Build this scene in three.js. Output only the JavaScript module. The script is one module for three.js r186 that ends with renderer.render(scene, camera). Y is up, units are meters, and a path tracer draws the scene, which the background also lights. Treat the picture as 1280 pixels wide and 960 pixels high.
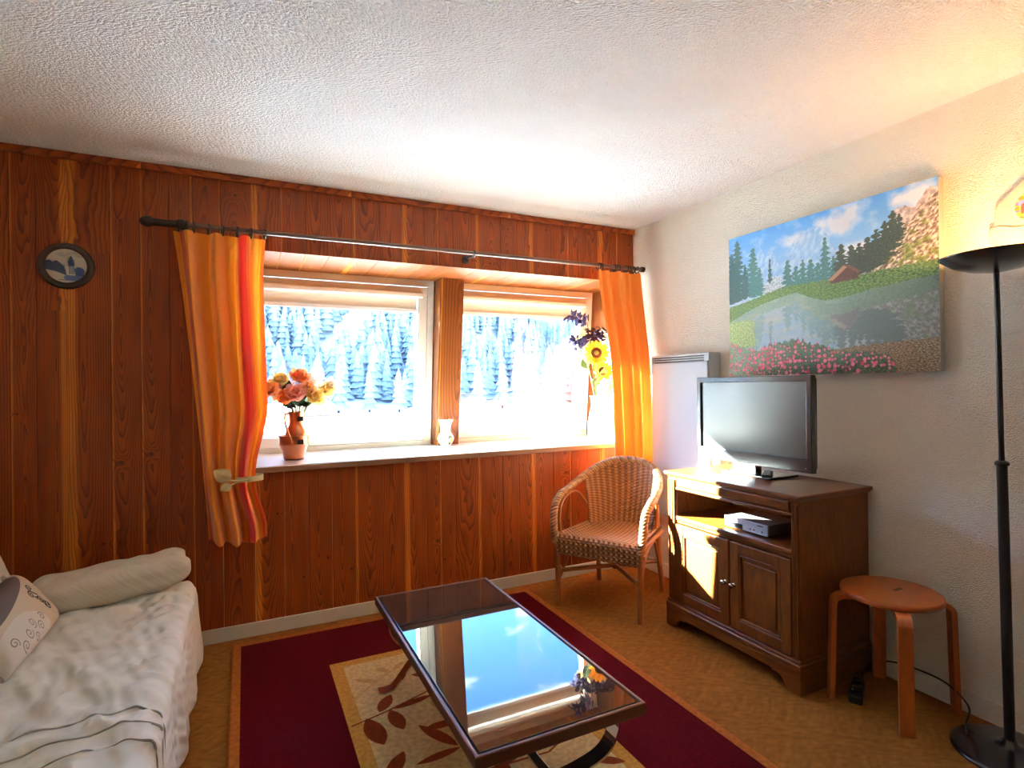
import * as THREE from 'three';
import { Sky } from 'three/addons/objects/Sky.js';
import { RoundedBoxGeometry } from 'three/addons/geometries/RoundedBoxGeometry.js';
import { mergeGeometries, mergeVertices } from 'three/addons/utils/BufferGeometryUtils.js';
import { createNoise2D, createNoise3D } from 'simplex-noise';

// ---------------------------------------------------------------- camera, sky, sun, exposure
const scene = new THREE.Scene();
const camera = new THREE.PerspectiveCamera(69.64, 4 / 3, 0.05, 3000);
camera.position.set(-2.553, 1.308, 3.226);
camera.rotation.order = 'YXZ';
camera.rotation.set(0.0015, -0.4505, -0.0115);

const SUN = new THREE.Vector3(-1.16, 0.59, -1).normalize();
const sky = new Sky();
sky.name = 'sky';
sky.scale.setScalar(2500);
{
  const u = sky.material.uniforms;
  u.turbidity.value = 2; u.rayleigh.value = 1.0; u.mieCoefficient.value = 0.0015; u.mieDirectionalG.value = 0.78;
  u.sunPosition.value.copy(SUN);
  u.cloudCoverage.value = 0.33; u.cloudDensity.value = 0.4; u.cloudElevation.value = 0.5; u.cloudScale.value = 0.0017;
}
scene.add(sky);
scene.environmentIntensity = 4.4;

const sun = new THREE.DirectionalLight(new THREE.Color().setRGB(0.90, 1.04, 0.96), 165);
sun.name = 'sun';
sun.position.copy(SUN).multiplyScalar(60);
sun.target.position.set(-1.5, 0.8, 1);
sun.castShadow = true;
Object.assign(sun.shadow.camera, { left: -8, right: 8, top: 8, bottom: -8, near: 1, far: 140 });
sun.shadow.mapSize.set(4096, 4096);
scene.add(sun, sun.target);

const renderer = new THREE.WebGLRenderer({ antialias: true });
renderer.toneMapping = THREE.LinearToneMapping;
renderer.toneMappingExposure = 1.95;
renderer.shadowMap.enabled = true;

// ---------------------------------------------------------------- helpers
function rng(seed) { let a = seed >>> 0; return () => { a = (a + 0x6d2b79f5) | 0; let t = Math.imul(a ^ (a >>> 15), 1 | a); t = (t + Math.imul(t ^ (t >>> 7), 61 | t)) ^ t; return ((t ^ (t >>> 14)) >>> 0) / 4294967296; }; }
const n2 = createNoise2D(rng(11)), n2b = createNoise2D(rng(12)), n3 = createNoise3D(rng(13));
const V = (x, y, z) => new THREE.Vector3(x, y, z);
const lerp = THREE.MathUtils.lerp, clamp = THREE.MathUtils.clamp, sstep = THREE.MathUtils.smoothstep;
const rgb = (r, g, b) => new THREE.Color().setRGB(r, g, b);

function shadows(o) { o.traverse((c) => { if (c.isMesh) { c.castShadow = true; c.receiveShadow = true; } }); return o; }
function mesh(name, geo, material, parent = scene, label) {
  const m = new THREE.Mesh(geo, material);
  m.name = name; m.castShadow = m.receiveShadow = true;
  if (label) m.userData.label = label;
  parent.add(m);
  return m;
}
function tag(o, label, category, group, kind) {
  o.userData.label = label; o.userData.category = category;
  if (group) o.userData.group = group;
  if (kind) o.userData.kind = kind;
  return o;
}
function thing(name, label, category, [x, y, z] = [0, 0, 0], turn = 0, group) {
  const o = new THREE.Group();
  o.name = name; o.position.set(x, y, z); o.rotation.y = turn;
  scene.add(o);
  return tag(o, label, category, group);
}
function structure(o, label, category) { return tag(o, label, category, undefined, 'structure'); }

function plain(g) {
  g = g.index ? g.toNonIndexed() : g;
  for (const k of Object.keys(g.attributes)) if (!['position', 'normal', 'uv'].includes(k)) g.deleteAttribute(k);
  if (!g.attributes.normal) g.computeVertexNormals();
  if (!g.attributes.uv) g.setAttribute('uv', new THREE.BufferAttribute(new Float32Array(g.attributes.position.count * 2), 2));
  g.clearGroups();
  return g;
}
const merge = (list) => mergeGeometries(list.map(plain));
// uv in metres by the way each triangle faces
function boxUV(geo) {
  const g = plain(geo), p = g.attributes.position, uv = g.attributes.uv, a = V(), b = V(), c = V(), n = V();
  for (let i = 0; i < p.count; i += 3) {
    a.fromBufferAttribute(p, i); b.fromBufferAttribute(p, i + 1); c.fromBufferAttribute(p, i + 2);
    n.copy(b).sub(a).cross(c.clone().sub(a));
    const ax = Math.abs(n.x), ay = Math.abs(n.y), az = Math.abs(n.z);
    [a, b, c].forEach((q, k) => {
      if (ax >= ay && ax >= az) uv.setXY(i + k, q.z, q.y);
      else if (ay >= az) uv.setXY(i + k, q.x, q.z);
      else uv.setXY(i + k, q.x, q.y);
    });
  }
  return g;
}
const box = (w, h, d, x = 0, y = 0, z = 0) => boxUV(new THREE.BoxGeometry(w, h, d).translate(x, y, z));
const span = (x0, x1, y0, y1, z0, z1) => box(x1 - x0, y1 - y0, z1 - z0, (x0 + x1) / 2, (y0 + y1) / 2, (z0 + z1) / 2);
const rbox = (w, h, d, r, x = 0, y = 0, z = 0, s = 2) => boxUV(new RoundedBoxGeometry(w, h, d, s, Math.min(r, w / 2.01, h / 2.01, d / 2.01)).translate(x, y, z));
const rspan = (x0, x1, y0, y1, z0, z1, r = 0.003) => rbox(x1 - x0, y1 - y0, z1 - z0, r, (x0 + x1) / 2, (y0 + y1) / 2, (z0 + z1) / 2);
const lathe = (pts, n = 48) => new THREE.LatheGeometry(pts.map(([r, y]) => new THREE.Vector2(r, y)), n);
const cyl = (r0, r1, h, x, y, z, n = 24) => new THREE.CylinderGeometry(r1, r0, h, n).translate(x, y + h / 2, z);
const curve = (pts, closed = false, tension = 0.5) => new THREE.CatmullRomCurve3(pts.map((p) => V(...p)), closed, 'catmullrom', tension);
const tube = (pts, r, n = 40, k = 10, closed = false) => new THREE.TubeGeometry(curve(pts, closed), n, r, k, closed);
function rod(a, b, r, k = 12, r2 = r) {
  const A = V(...a), B = V(...b), d = B.clone().sub(A);
  const g = new THREE.CylinderGeometry(r2, r, d.length(), k);
  g.applyQuaternion(new THREE.Quaternion().setFromUnitVectors(V(0, 1, 0), d.clone().normalize()));
  return g.translate(...A.add(B).multiplyScalar(0.5).toArray());
}
// surface from a function of (u, v)
function sheet(f, nu, nv, uvf) {
  const pos = [], uv = [], idx = [];
  for (let j = 0; j <= nv; j++) for (let i = 0; i <= nu; i++) {
    const u = i / nu, v = j / nv, p = f(u, v); pos.push(p[0], p[1], p[2]);
    const t = uvf ? uvf(u, v) : [u, v]; uv.push(t[0], t[1]);
  }
  for (let j = 0; j < nv; j++) for (let i = 0; i < nu; i++) { const a = j * (nu + 1) + i, b = a + 1, c = a + nu + 1, d = c + 1; idx.push(a, b, d, a, d, c); }
  const g = new THREE.BufferGeometry();
  g.setAttribute('position', new THREE.Float32BufferAttribute(pos, 3));
  g.setAttribute('uv', new THREE.Float32BufferAttribute(uv, 2));
  g.setIndex(idx); g.computeVertexNormals();
  return g;
}
// a soft block: a finely divided box with rounded edges, pushed about by a function of (point, normal)
function softBox(w, h, d, r, nx, ny, nz, push) {
  let g = new THREE.BoxGeometry(w, h, d, nx, ny, nz);
  const p = g.attributes.position, q = V(), inner = V(), H = V(w / 2 - r, h / 2 - r, d / 2 - r);
  for (let i = 0; i < p.count; i++) {
    q.fromBufferAttribute(p, i);
    inner.set(clamp(q.x, -H.x, H.x), clamp(q.y, -H.y, H.y), clamp(q.z, -H.z, H.z));
    const n = q.clone().sub(inner);
    if (n.lengthSq() > 1e-12) { n.normalize(); q.copy(inner).addScaledVector(n, r); }
    if (push) push(q, n);
    p.setXYZ(i, q.x, q.y, q.z);
  }
  g.deleteAttribute('normal');
  const uvKeep = g.attributes.uv; g.deleteAttribute('uv');
  g = mergeVertices(g, 1e-5); g.computeVertexNormals();
  const uv = new Float32Array(g.attributes.position.count * 2), P = g.attributes.position;
  for (let i = 0; i < P.count; i++) { uv[i * 2] = P.getZ(i); uv[i * 2 + 1] = P.getX(i) + P.getY(i); }
  g.setAttribute('uv', new THREE.BufferAttribute(uv, 2));
  return g;
}
function extrude(points, depth, bevel = 0.002, holes = []) {
  const s = new THREE.Shape(points.map(([x, y]) => new THREE.Vector2(x, y)));
  for (const h of holes) s.holes.push(new THREE.Path(h.map(([x, y]) => new THREE.Vector2(x, y))));
  return new THREE.ExtrudeGeometry(s, { depth: depth - 2 * bevel, bevelEnabled: bevel > 0, bevelThickness: bevel, bevelSize: bevel, bevelOffset: -bevel, bevelSegments: 2, curveSegments: 16 }).translate(0, 0, bevel);
}

// ---------------------------------------------------------------- textures
function dataTexture(w, h, f, srgb = true) {
  const d = new Uint8Array(w * h * 4);
  for (let y = 0; y < h; y++) for (let x = 0; x < w; x++) { const c = f(x / w, y / h, x, y), o = (y * w + x) * 4; d[o] = clamp(c[0], 0, 255); d[o + 1] = clamp(c[1], 0, 255); d[o + 2] = clamp(c[2], 0, 255); d[o + 3] = 255; }
  const t = new THREE.DataTexture(d, w, h);
  t.wrapS = t.wrapT = THREE.RepeatWrapping; t.magFilter = THREE.LinearFilter; t.minFilter = THREE.LinearMipmapLinearFilter; t.generateMipmaps = true;
  if (srgb) t.colorSpace = THREE.SRGBColorSpace;
  t.needsUpdate = true;
  return t;
}
function canvasTexture(w, h, draw) {
  const c = document.createElement('canvas'); c.width = w; c.height = h;
  draw(c.getContext('2d'), w, h);
  const t = new THREE.CanvasTexture(c);
  t.colorSpace = THREE.SRGBColorSpace; t.wrapS = t.wrapT = THREE.RepeatWrapping;
  return t;
}
const rep = (t, x, y = x, rot = 0) => { const c = t.clone(); c.repeat.set(x, y); c.rotation = rot; c.needsUpdate = true; return c; };
// noise that tiles over the unit square
function tileNoise(noise, u, v, f) {
  const a = u * 2 * Math.PI, b = v * 2 * Math.PI, k = f / (2 * Math.PI);
  return (noise(Math.cos(a) * k + Math.cos(b) * k * 1.7, Math.sin(a) * k + Math.sin(b) * k * 1.7) + noise(Math.cos(a) * k - Math.sin(b) * k * 1.3 + 31, Math.sin(a) * k + Math.cos(b) * k * 1.3 + 7)) * 0.6;
}
const stucco = dataTexture(1024, 1024, (u, v) => {
  let h = 0, a = 1;
  for (const f of [26, 52, 110]) { h += a * (Math.abs(tileNoise(n2, u, v, f)) * 2 - 0.6); a *= 0.55; }
  const c = 128 + 70 * h; return [c, c, c];
}, false);
const grain = dataTexture(512, 512, (u, v, x, y) => { const c = 128 + 60 * tileNoise(n2, u, v, 60) + 60 * (n2b(x * 0.9, y * 0.9)); return [c, c, c]; }, false);
const weave = dataTexture(128, 128, (u, v) => { const a = Math.sin(u * Math.PI * 32), b = Math.sin(v * Math.PI * 32); const c = 128 + 60 * a * a * (((Math.floor(u * 32) + Math.floor(v * 32)) & 1) ? 1 : -1) + 40 * b * b - 20; return [c, c, c]; }, false);
const carpet = dataTexture(512, 512, (u, v, x, y) => {
  const s = n2(x * 0.35, y * 0.35) * 0.5 + n2b(x * 0.13, y * 0.13) * 0.35 + tileNoise(n2, u, v, 8) * 0.5, k = 1 + 0.22 * s;
  return [146 * k, 92 * k, 40 * k];
});
const crumple = dataTexture(512, 512, (u, v) => { const c = 128 + 55 * tileNoise(n2, u, v, 5) + 34 * tileNoise(n2b, u, v, 13); return [c, c, c]; }, false);
// flat-sawn softwood boards: rings cut at a slant give cathedral figures; one edge may show pale sapwood
function boardTexture(seed, sap) {
  const R = rng(seed), off = R() * 50, cx = 0.3 + 0.4 * R(), d0 = 0.15 + 0.5 * R(), slope = (0.8 + R()) * (R() < 0.5 ? -1 : 1), knots = [];
  knots.push([0.15 + 0.7 * R(), R(), 0.004 + 0.004 * R()]);
  return dataTexture(256, 1024, (u, v) => {
    const wob = 0.05 * n2(u * 1.2 + off, v * 7) + 0.02 * n2b(u * 4, v * 24 + off);
    let d = d0 + slope * (v - 0.5) + 0.35 * n2(off, v * 1.6) + wob;
    let kx = 0, dark = 0;
    for (const [ku, kv, kr] of knots) { const e = Math.hypot((u - ku) * 0.13, (v - kv) * 2.4); dark = Math.max(dark, 1 - sstep(e, kr * 0.6, kr * 1.3)); kx += 0.18 * Math.exp(-((e / (kr * 4)) ** 2)); }
    const r = Math.sqrt(((u - cx) * 1.15) ** 2 + d * d * 0.5) + kx, t = r * 15 + 0.3 * n2b(u * 2, v * 3 + off), f = t - Math.floor(t);
    const late = Math.pow(f, 3) * (1 - sstep(f, 0.93, 1)), fibre = n2(u * 90 + off, v * 9) * 0.5 + n2b(u * 200, v * 16) * 0.5;
    let k = 1 - 0.44 * late + 0.05 * fibre + 0.06 * n2(u * 2 + off, v * 5);
    const s = sap ? sstep(sap > 0 ? u : 1 - u, 1 - Math.abs(sap) - 0.03 * n2(v * 6, off), 1 - Math.abs(sap) * 0.6 + 0.02) : 0;
    const c = [lerp(146, 202, s), lerp(63, 112, s), lerp(12, 30, s)];
    k *= 1 - 0.5 * dark;
    return [c[0] * k, c[1] * Math.pow(k, 1.25), c[2] * Math.pow(k, 1.4)];
  });
}
const boardTextures = [boardTexture(21, 0.12), boardTexture(22, 0.05), boardTexture(23, -0.09), boardTexture(24, 0.07), boardTexture(25, 0.28), boardTexture(26, -0.05)];
function fineWood(seed, base, contrast) {
  const off = seed * 3.7;
  return dataTexture(512, 512, (u, v) => {
    const f = tileNoise(n2, u, v * 0.15 + 0.2, 14) + 0.5 * tileNoise(n2b, u, v * 0.1, 60), s = n2(u * 120 + off, v * 6) * 0.5;
    const k = 1 + contrast * (f * 0.7 + s * 0.5);
    return [base[0] * k, base[1] * k, base[2] * k];
  });
}
const cherryTex = fineWood(1, [106, 56, 16], 0.18), birchTex = fineWood(2, [166, 80, 24], 0.1);

// ---------------------------------------------------------------- materials
const std = (o) => new THREE.MeshStandardMaterial(o), phys = (o) => new THREE.MeshPhysicalMaterial(o);
const M = {
  ceiling: std({ color: rgb(0.88, 0.87, 0.85), roughness: 0.95, bumpMap: rep(stucco, 1.3), bumpScale: 0.012 }),
  plaster: std({ color: rgb(0.87, 0.81, 0.69), roughness: 0.9, bumpMap: rep(stucco, 2.2), bumpScale: 0.006 }),
  carpet: phys({ specularIntensity: 0.15,  map: rep(carpet, 2.5), roughness: 1, bumpMap: rep(grain, 6), bumpScale: 0.004 }),
  cream: std({ color: rgb(0.62, 0.55, 0.42), roughness: 0.6 }),
  boards: boardTextures.map((t) => phys({ map: t, roughness: 0.5, specularIntensity: 0.45, clearcoat: 0.08, clearcoatRoughness: 0.3 })),
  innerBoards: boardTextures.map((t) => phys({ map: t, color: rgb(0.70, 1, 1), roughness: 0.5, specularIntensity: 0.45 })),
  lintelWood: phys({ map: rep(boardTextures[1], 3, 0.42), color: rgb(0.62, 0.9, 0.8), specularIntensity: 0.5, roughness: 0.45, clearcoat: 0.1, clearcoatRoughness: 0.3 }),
  sill: phys({ color: rgb(0.74, 0.72, 0.68), roughness: 0.22, clearcoat: 0.6, clearcoatRoughness: 0.08 }),
  sillEdge: std({ color: rgb(0.22, 0.10, 0.05), roughness: 0.5 }),
  pvc: std({ color: rgb(0.82, 0.78, 0.70), roughness: 0.4 }),
  blind: std({ color: rgb(0.62, 0.52, 0.40), roughness: 0.6 }),
  gasket: std({ color: rgb(0.05, 0.05, 0.05), roughness: 0.7 }),
  glass: phys({ color: 0xffffff, roughness: 0, transmission: 1, thickness: 0, ior: 1.5 }),
  iron: std({ color: rgb(0.035, 0.022, 0.016), roughness: 0.45, metalness: 0.3 }),
  rodWood: phys({ color: rgb(0.12, 0.05, 0.028), roughness: 0.3, clearcoat: 0.5, clearcoatRoughness: 0.2 }),
  black: std({ color: rgb(0.012, 0.012, 0.013), roughness: 0.45 }),
  blackGloss: phys({ color: rgb(0.012, 0.012, 0.014), roughness: 0.25, clearcoat: 0.6, clearcoatRoughness: 0.12 }),
  chrome: std({ color: rgb(0.62, 0.60, 0.60), roughness: 0.12, metalness: 1 }),
  cherry: phys({ map: rep(cherryTex, 2.2), specularIntensity: 0.5, roughness: 0.42, clearcoat: 0.12, clearcoatRoughness: 0.18 }),
  cherryH: phys({ map: rep(cherryTex, 2.2, 2.2, Math.PI / 2), specularIntensity: 0.7, roughness: 0.36, clearcoat: 0.25, clearcoatRoughness: 0.18 }),
  birch: phys({ map: rep(birchTex, 3), roughness: 0.4, clearcoat: 0.3, clearcoatRoughness: 0.3 }),
  white: std({ color: rgb(0.80, 0.80, 0.80), roughness: 0.35 }),
};

// ================================================================ SETTING
const H = 2.42, XL = -3.85, ZF = 4.5;
structure(mesh('floor', box(4.3, 0.2, 6.2, -1.9, -0.1, 2.4), M.carpet), 'brown short-pile carpet floor', 'floor');
structure(mesh('ceiling', box(4.3, 0.2, 6.4, -1.9, H + 0.1, 2.5), M.ceiling), 'white ceiling with coarse sprayed plaster texture', 'ceiling');
structure(mesh('wall_right', span(0, 0.2, 0, H, -0.65, ZF), M.plaster), 'white roughcast plaster wall behind the television', 'wall');
structure(mesh('wall_left', span(XL - 0.2, XL, 0, H, 0, ZF), M.plaster), 'white plaster wall behind the sofa', 'wall');
structure(mesh('wall_front', span(XL - 0.2, 0.2, 0, H, ZF, ZF + 0.2), M.plaster), 'white plaster wall behind the viewer', 'wall');

// window wall: opening from OX0 to OX1, sill height SY, lintel height LY
const WH0 = Math.hypot(0.12, 1.15), OX0 = -2.60, OX1 = -0.025, SY = 0.89, LY = 2.04;
const wallBack = structure(mesh('wall_back', merge([
  span(XL - 0.2, OX0 - 0.02, 0, H, -0.62, -0.016), span(OX0 - 0.02, 0, LY + 0.014, H, -0.62, -0.016), span(OX0 - 0.02, 0, 0, SY - 0.035, -0.66, -0.016), span(OX1 + 0.014, 0, SY - 0.035, LY + 0.014, -0.62, -0.016),
]), M.plaster), 'window wall clad in vertical reddish-brown softwood boards', 'wall');
function boardGeo(w, h, y0, flip) {   // a bevelled board, front at z = 0, foot at y = 0
  const b = 0.0022, t = 0.014, g = 0.0004, pos = [], uv = [];
  const xs = [[g, -t], [g, -b], [g + b, 0], [w - g - b, 0], [w - g, -b], [w - g, -t]];
  for (let i = 0; i < 5; i++) {
    const [x0, z0] = xs[i], [x1, z1] = xs[i + 1], q = [[x0, 0, z0], [x1, 0, z1], [x1, h, z1], [x0, h, z0]];
    for (const k of [0, 1, 2, 0, 2, 3]) { pos.push(...q[k]); const u = q[k][0] / w; uv.push(flip ? 1 - u : u, (q[k][1] + y0) / 2.42); }
  }
  const geo = new THREE.BufferGeometry();
  geo.setAttribute('position', new THREE.Float32BufferAttribute(pos, 3));
  geo.setAttribute('uv', new THREE.Float32BufferAttribute(uv, 2));
  geo.computeVertexNormals();
  return geo;
}
const JOINTS = [-3.85, -3.68, -3.505, -3.41, -3.30, -3.13, -3.01, -2.888, -2.786, -2.66, -2.51, -2.37, -2.243, -2.118, -1.99, -1.84, -1.704, -1.572, -1.481, -1.388, -1.22, -1.065, -0.949, -0.83, -0.692, -0.55, -0.42, -0.304, -0.15, 0];
{
  const R = rng(5);
  for (let i = 0; i < JOINTS.length - 1; i++) {
    const x0 = JOINTS[i], w = JOINTS[i + 1] - x0, m = M.boards[(i * 5 + 1 + Math.floor(R() * 2)) % 6], flip = R() < 0.5, shift = R();
    const put = (y0, y1) => { const p = mesh('plank', boardGeo(w, y1 - y0, y0 + shift, flip), m, wallBack); p.position.set(x0, y0, 0); };
    if (x0 + w <= OX0 + 0.1) put(0.06, H - 0.02);
    else { put(0.06, SY - 0.036); put(LY, H - 0.02); }
    if (x0 + w > OX0 + 0.1) {   // soffit board running back to the window
      const a = Math.max(x0, OX0), ww = Math.min(x0 + w, OX1) - a;
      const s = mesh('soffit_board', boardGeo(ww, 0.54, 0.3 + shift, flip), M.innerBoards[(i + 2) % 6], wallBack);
      s.rotation.x = Math.PI / 2; s.position.set(a, LY, -0.54);
    }
  }
  for (const [x, turn, nm] of [[OX0, Math.PI / 2, 'left'], [OX1, -Math.PI / 2, 'right']]) {   // reveal boards at both ends of the opening
    for (let k = 0; k < 4; k++) {
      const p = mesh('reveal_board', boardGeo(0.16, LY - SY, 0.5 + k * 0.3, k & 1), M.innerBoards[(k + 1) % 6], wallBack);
      p.rotation.y = turn; p.position.set(x, SY, nm === 'left' ? -0.002 - k * 0.16 : -0.162 - k * 0.16);
    }
  }
}
structure(mesh('trim_1', rspan(XL, -0.001, H - 0.036, H - 0.001, 0, 0.02, 0.004), M.boards[1]), 'wooden moulding along the top of the board wall', 'trim');
structure(mesh('baseboard_back', rspan(XL, -0.012, 0, 0.072, 0, 0.013, 0.003), M.cream), 'cream baseboard under the wooden boards', 'baseboard');
structure(mesh('baseboard_right', rspan(-0.012, 0, 0, 0.085, 0.0, ZF, 0.003), M.plaster), 'pale baseboard along the plaster wall', 'baseboard');

// sill
{
  const s = new THREE.Group(); s.name = 'window_sill'; scene.add(s);
  structure(s, 'glossy white window sill with dark front edge', 'sill');
  mesh('sill_top', rspan(OX0, OX1, SY - 0.016, SY, -0.70, 0.028, 0.003), M.sill, s);
  mesh('sill_edge', rspan(OX0, OX1, SY - 0.034, SY - 0.005, 0.010, 0.031, 0.004), M.sillEdge, s, 'dark wooden nosing');
}
// post between the two windows, leaning with the glass
{
  const s = new THREE.Group(); s.name = 'window_post'; scene.add(s);
  structure(s, 'leaning wooden post between the two windows', 'post');
  const prof = (f) => [[-0.50 - f, SY], [-0.345 - f, LY], [-0.4785, LY], [-0.5985, SY]];
  const mk = (x0, x1, f) => { const g = extrude(prof(f), x1 - x0, 0.002); const p = g.attributes.position; for (let i = 0; i < p.count; i++) { const a = p.getX(i), b = p.getY(i), c = p.getZ(i); p.setXYZ(i, x0 + c, b, a); } const idx = plain(g); const q = idx.attributes.position; for (let i = 0; i < q.count; i += 3) { const bx = [q.getX(i + 1), q.getY(i + 1), q.getZ(i + 1)], cx = [q.getX(i + 2), q.getY(i + 2), q.getZ(i + 2)]; q.setXYZ(i + 1, ...cx); q.setXYZ(i + 2, ...bx); } idx.computeVertexNormals(); return boxUV(idx); };
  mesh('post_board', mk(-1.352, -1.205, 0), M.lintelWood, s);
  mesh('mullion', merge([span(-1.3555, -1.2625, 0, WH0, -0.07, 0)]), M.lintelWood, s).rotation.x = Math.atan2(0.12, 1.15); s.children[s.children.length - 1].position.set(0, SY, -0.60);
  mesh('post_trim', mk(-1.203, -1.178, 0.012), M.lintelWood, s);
}
// two leaning windows with half-raised roller blinds
const TILT = Math.atan2(0.12, 1.15), WH = Math.hypot(0.12, 1.15);
function windowUnit(n, x0, x1, label) {
  const w = new THREE.Group(); w.name = 'window_' + n; scene.add(w);
  w.position.set(x0, SY, -0.60); w.rotation.x = TILT;
  structure(w, label, 'window');
  const W = x1 - x0, fw = 0.045, sw = 0.065;
  mesh('frame', merge([rspan(0, W, WH - fw, WH, -0.07, 0), rspan(0, W, 0, fw * 0.7, -0.07, 0), rspan(0, fw, fw * 0.7, WH - fw, -0.07, 0), rspan(W - fw, W, fw * 0.7, WH - fw, -0.07, 0)]), M.pvc, w);
  const a = fw + 0.004, b = W - fw - 0.004, c = fw * 0.7 + 0.004, d = WH - fw - 0.005, sash = new THREE.Group();
  sash.name = 'sash'; w.add(sash);
  mesh('sash_frame', merge([rspan(a, b, d - sw, d, -0.06, 0.012, 0.006), rspan(a, b, c, c + sw, -0.06, 0.012, 0.006), rspan(a, a + sw, c + sw, d - sw, -0.06, 0.012, 0.006), rspan(b - sw, b, c + sw, d - sw, -0.06, 0.012, 0.006)]), M.pvc, sash);
  const ga = a + sw, gb = b - sw;
  mesh('pane', span(ga, gb, c + sw, d - sw, -0.030, -0.029), M.glass, sash);
  mesh('gasket', merge([span(ga, gb, c + sw, c + sw + 0.004, -0.028, -0.018), span(ga, ga + 0.004, c + sw, d - sw, -0.028, -0.018), span(gb - 0.004, gb, c + sw, d - sw, -0.028, -0.018)]), M.gasket, sash);
  const blind = new THREE.Group(); blind.name = 'roller_blind'; w.add(blind);
  mesh('cassette', merge([rspan(ga - 0.03, gb + 0.03, d - sw - 0.012, d - sw + 0.03, 0.0125, 0.05, 0.014)]), M.pvc, blind);
  mesh('cloth', span(ga + 0.004, gb - 0.004, 0.955, d - sw - 0.012, -0.014, -0.011), M.blind, blind);
  mesh('bottom_bar', rspan(ga, gb, 0.931, 0.957, -0.018, 0.002, 0.004), M.white, blind);
  mesh('end_cap', merge([rbox(0.012, 0.016, 0.014, 0.003, ga + 0.005, 0.945, 0.008)]), M.black, blind);
  mesh('hinge', rspan(b - 0.012, b + 0.016, 0.03, 0.055, 0.0125, 0.024, 0.004), M.blind, w);
}
windowUnit(1, -2.565, -1.356, 'left leaning white window with wooded hillside behind');
windowUnit(2, -1.262, -0.030, 'right leaning white window beside the sunflowers');

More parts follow.
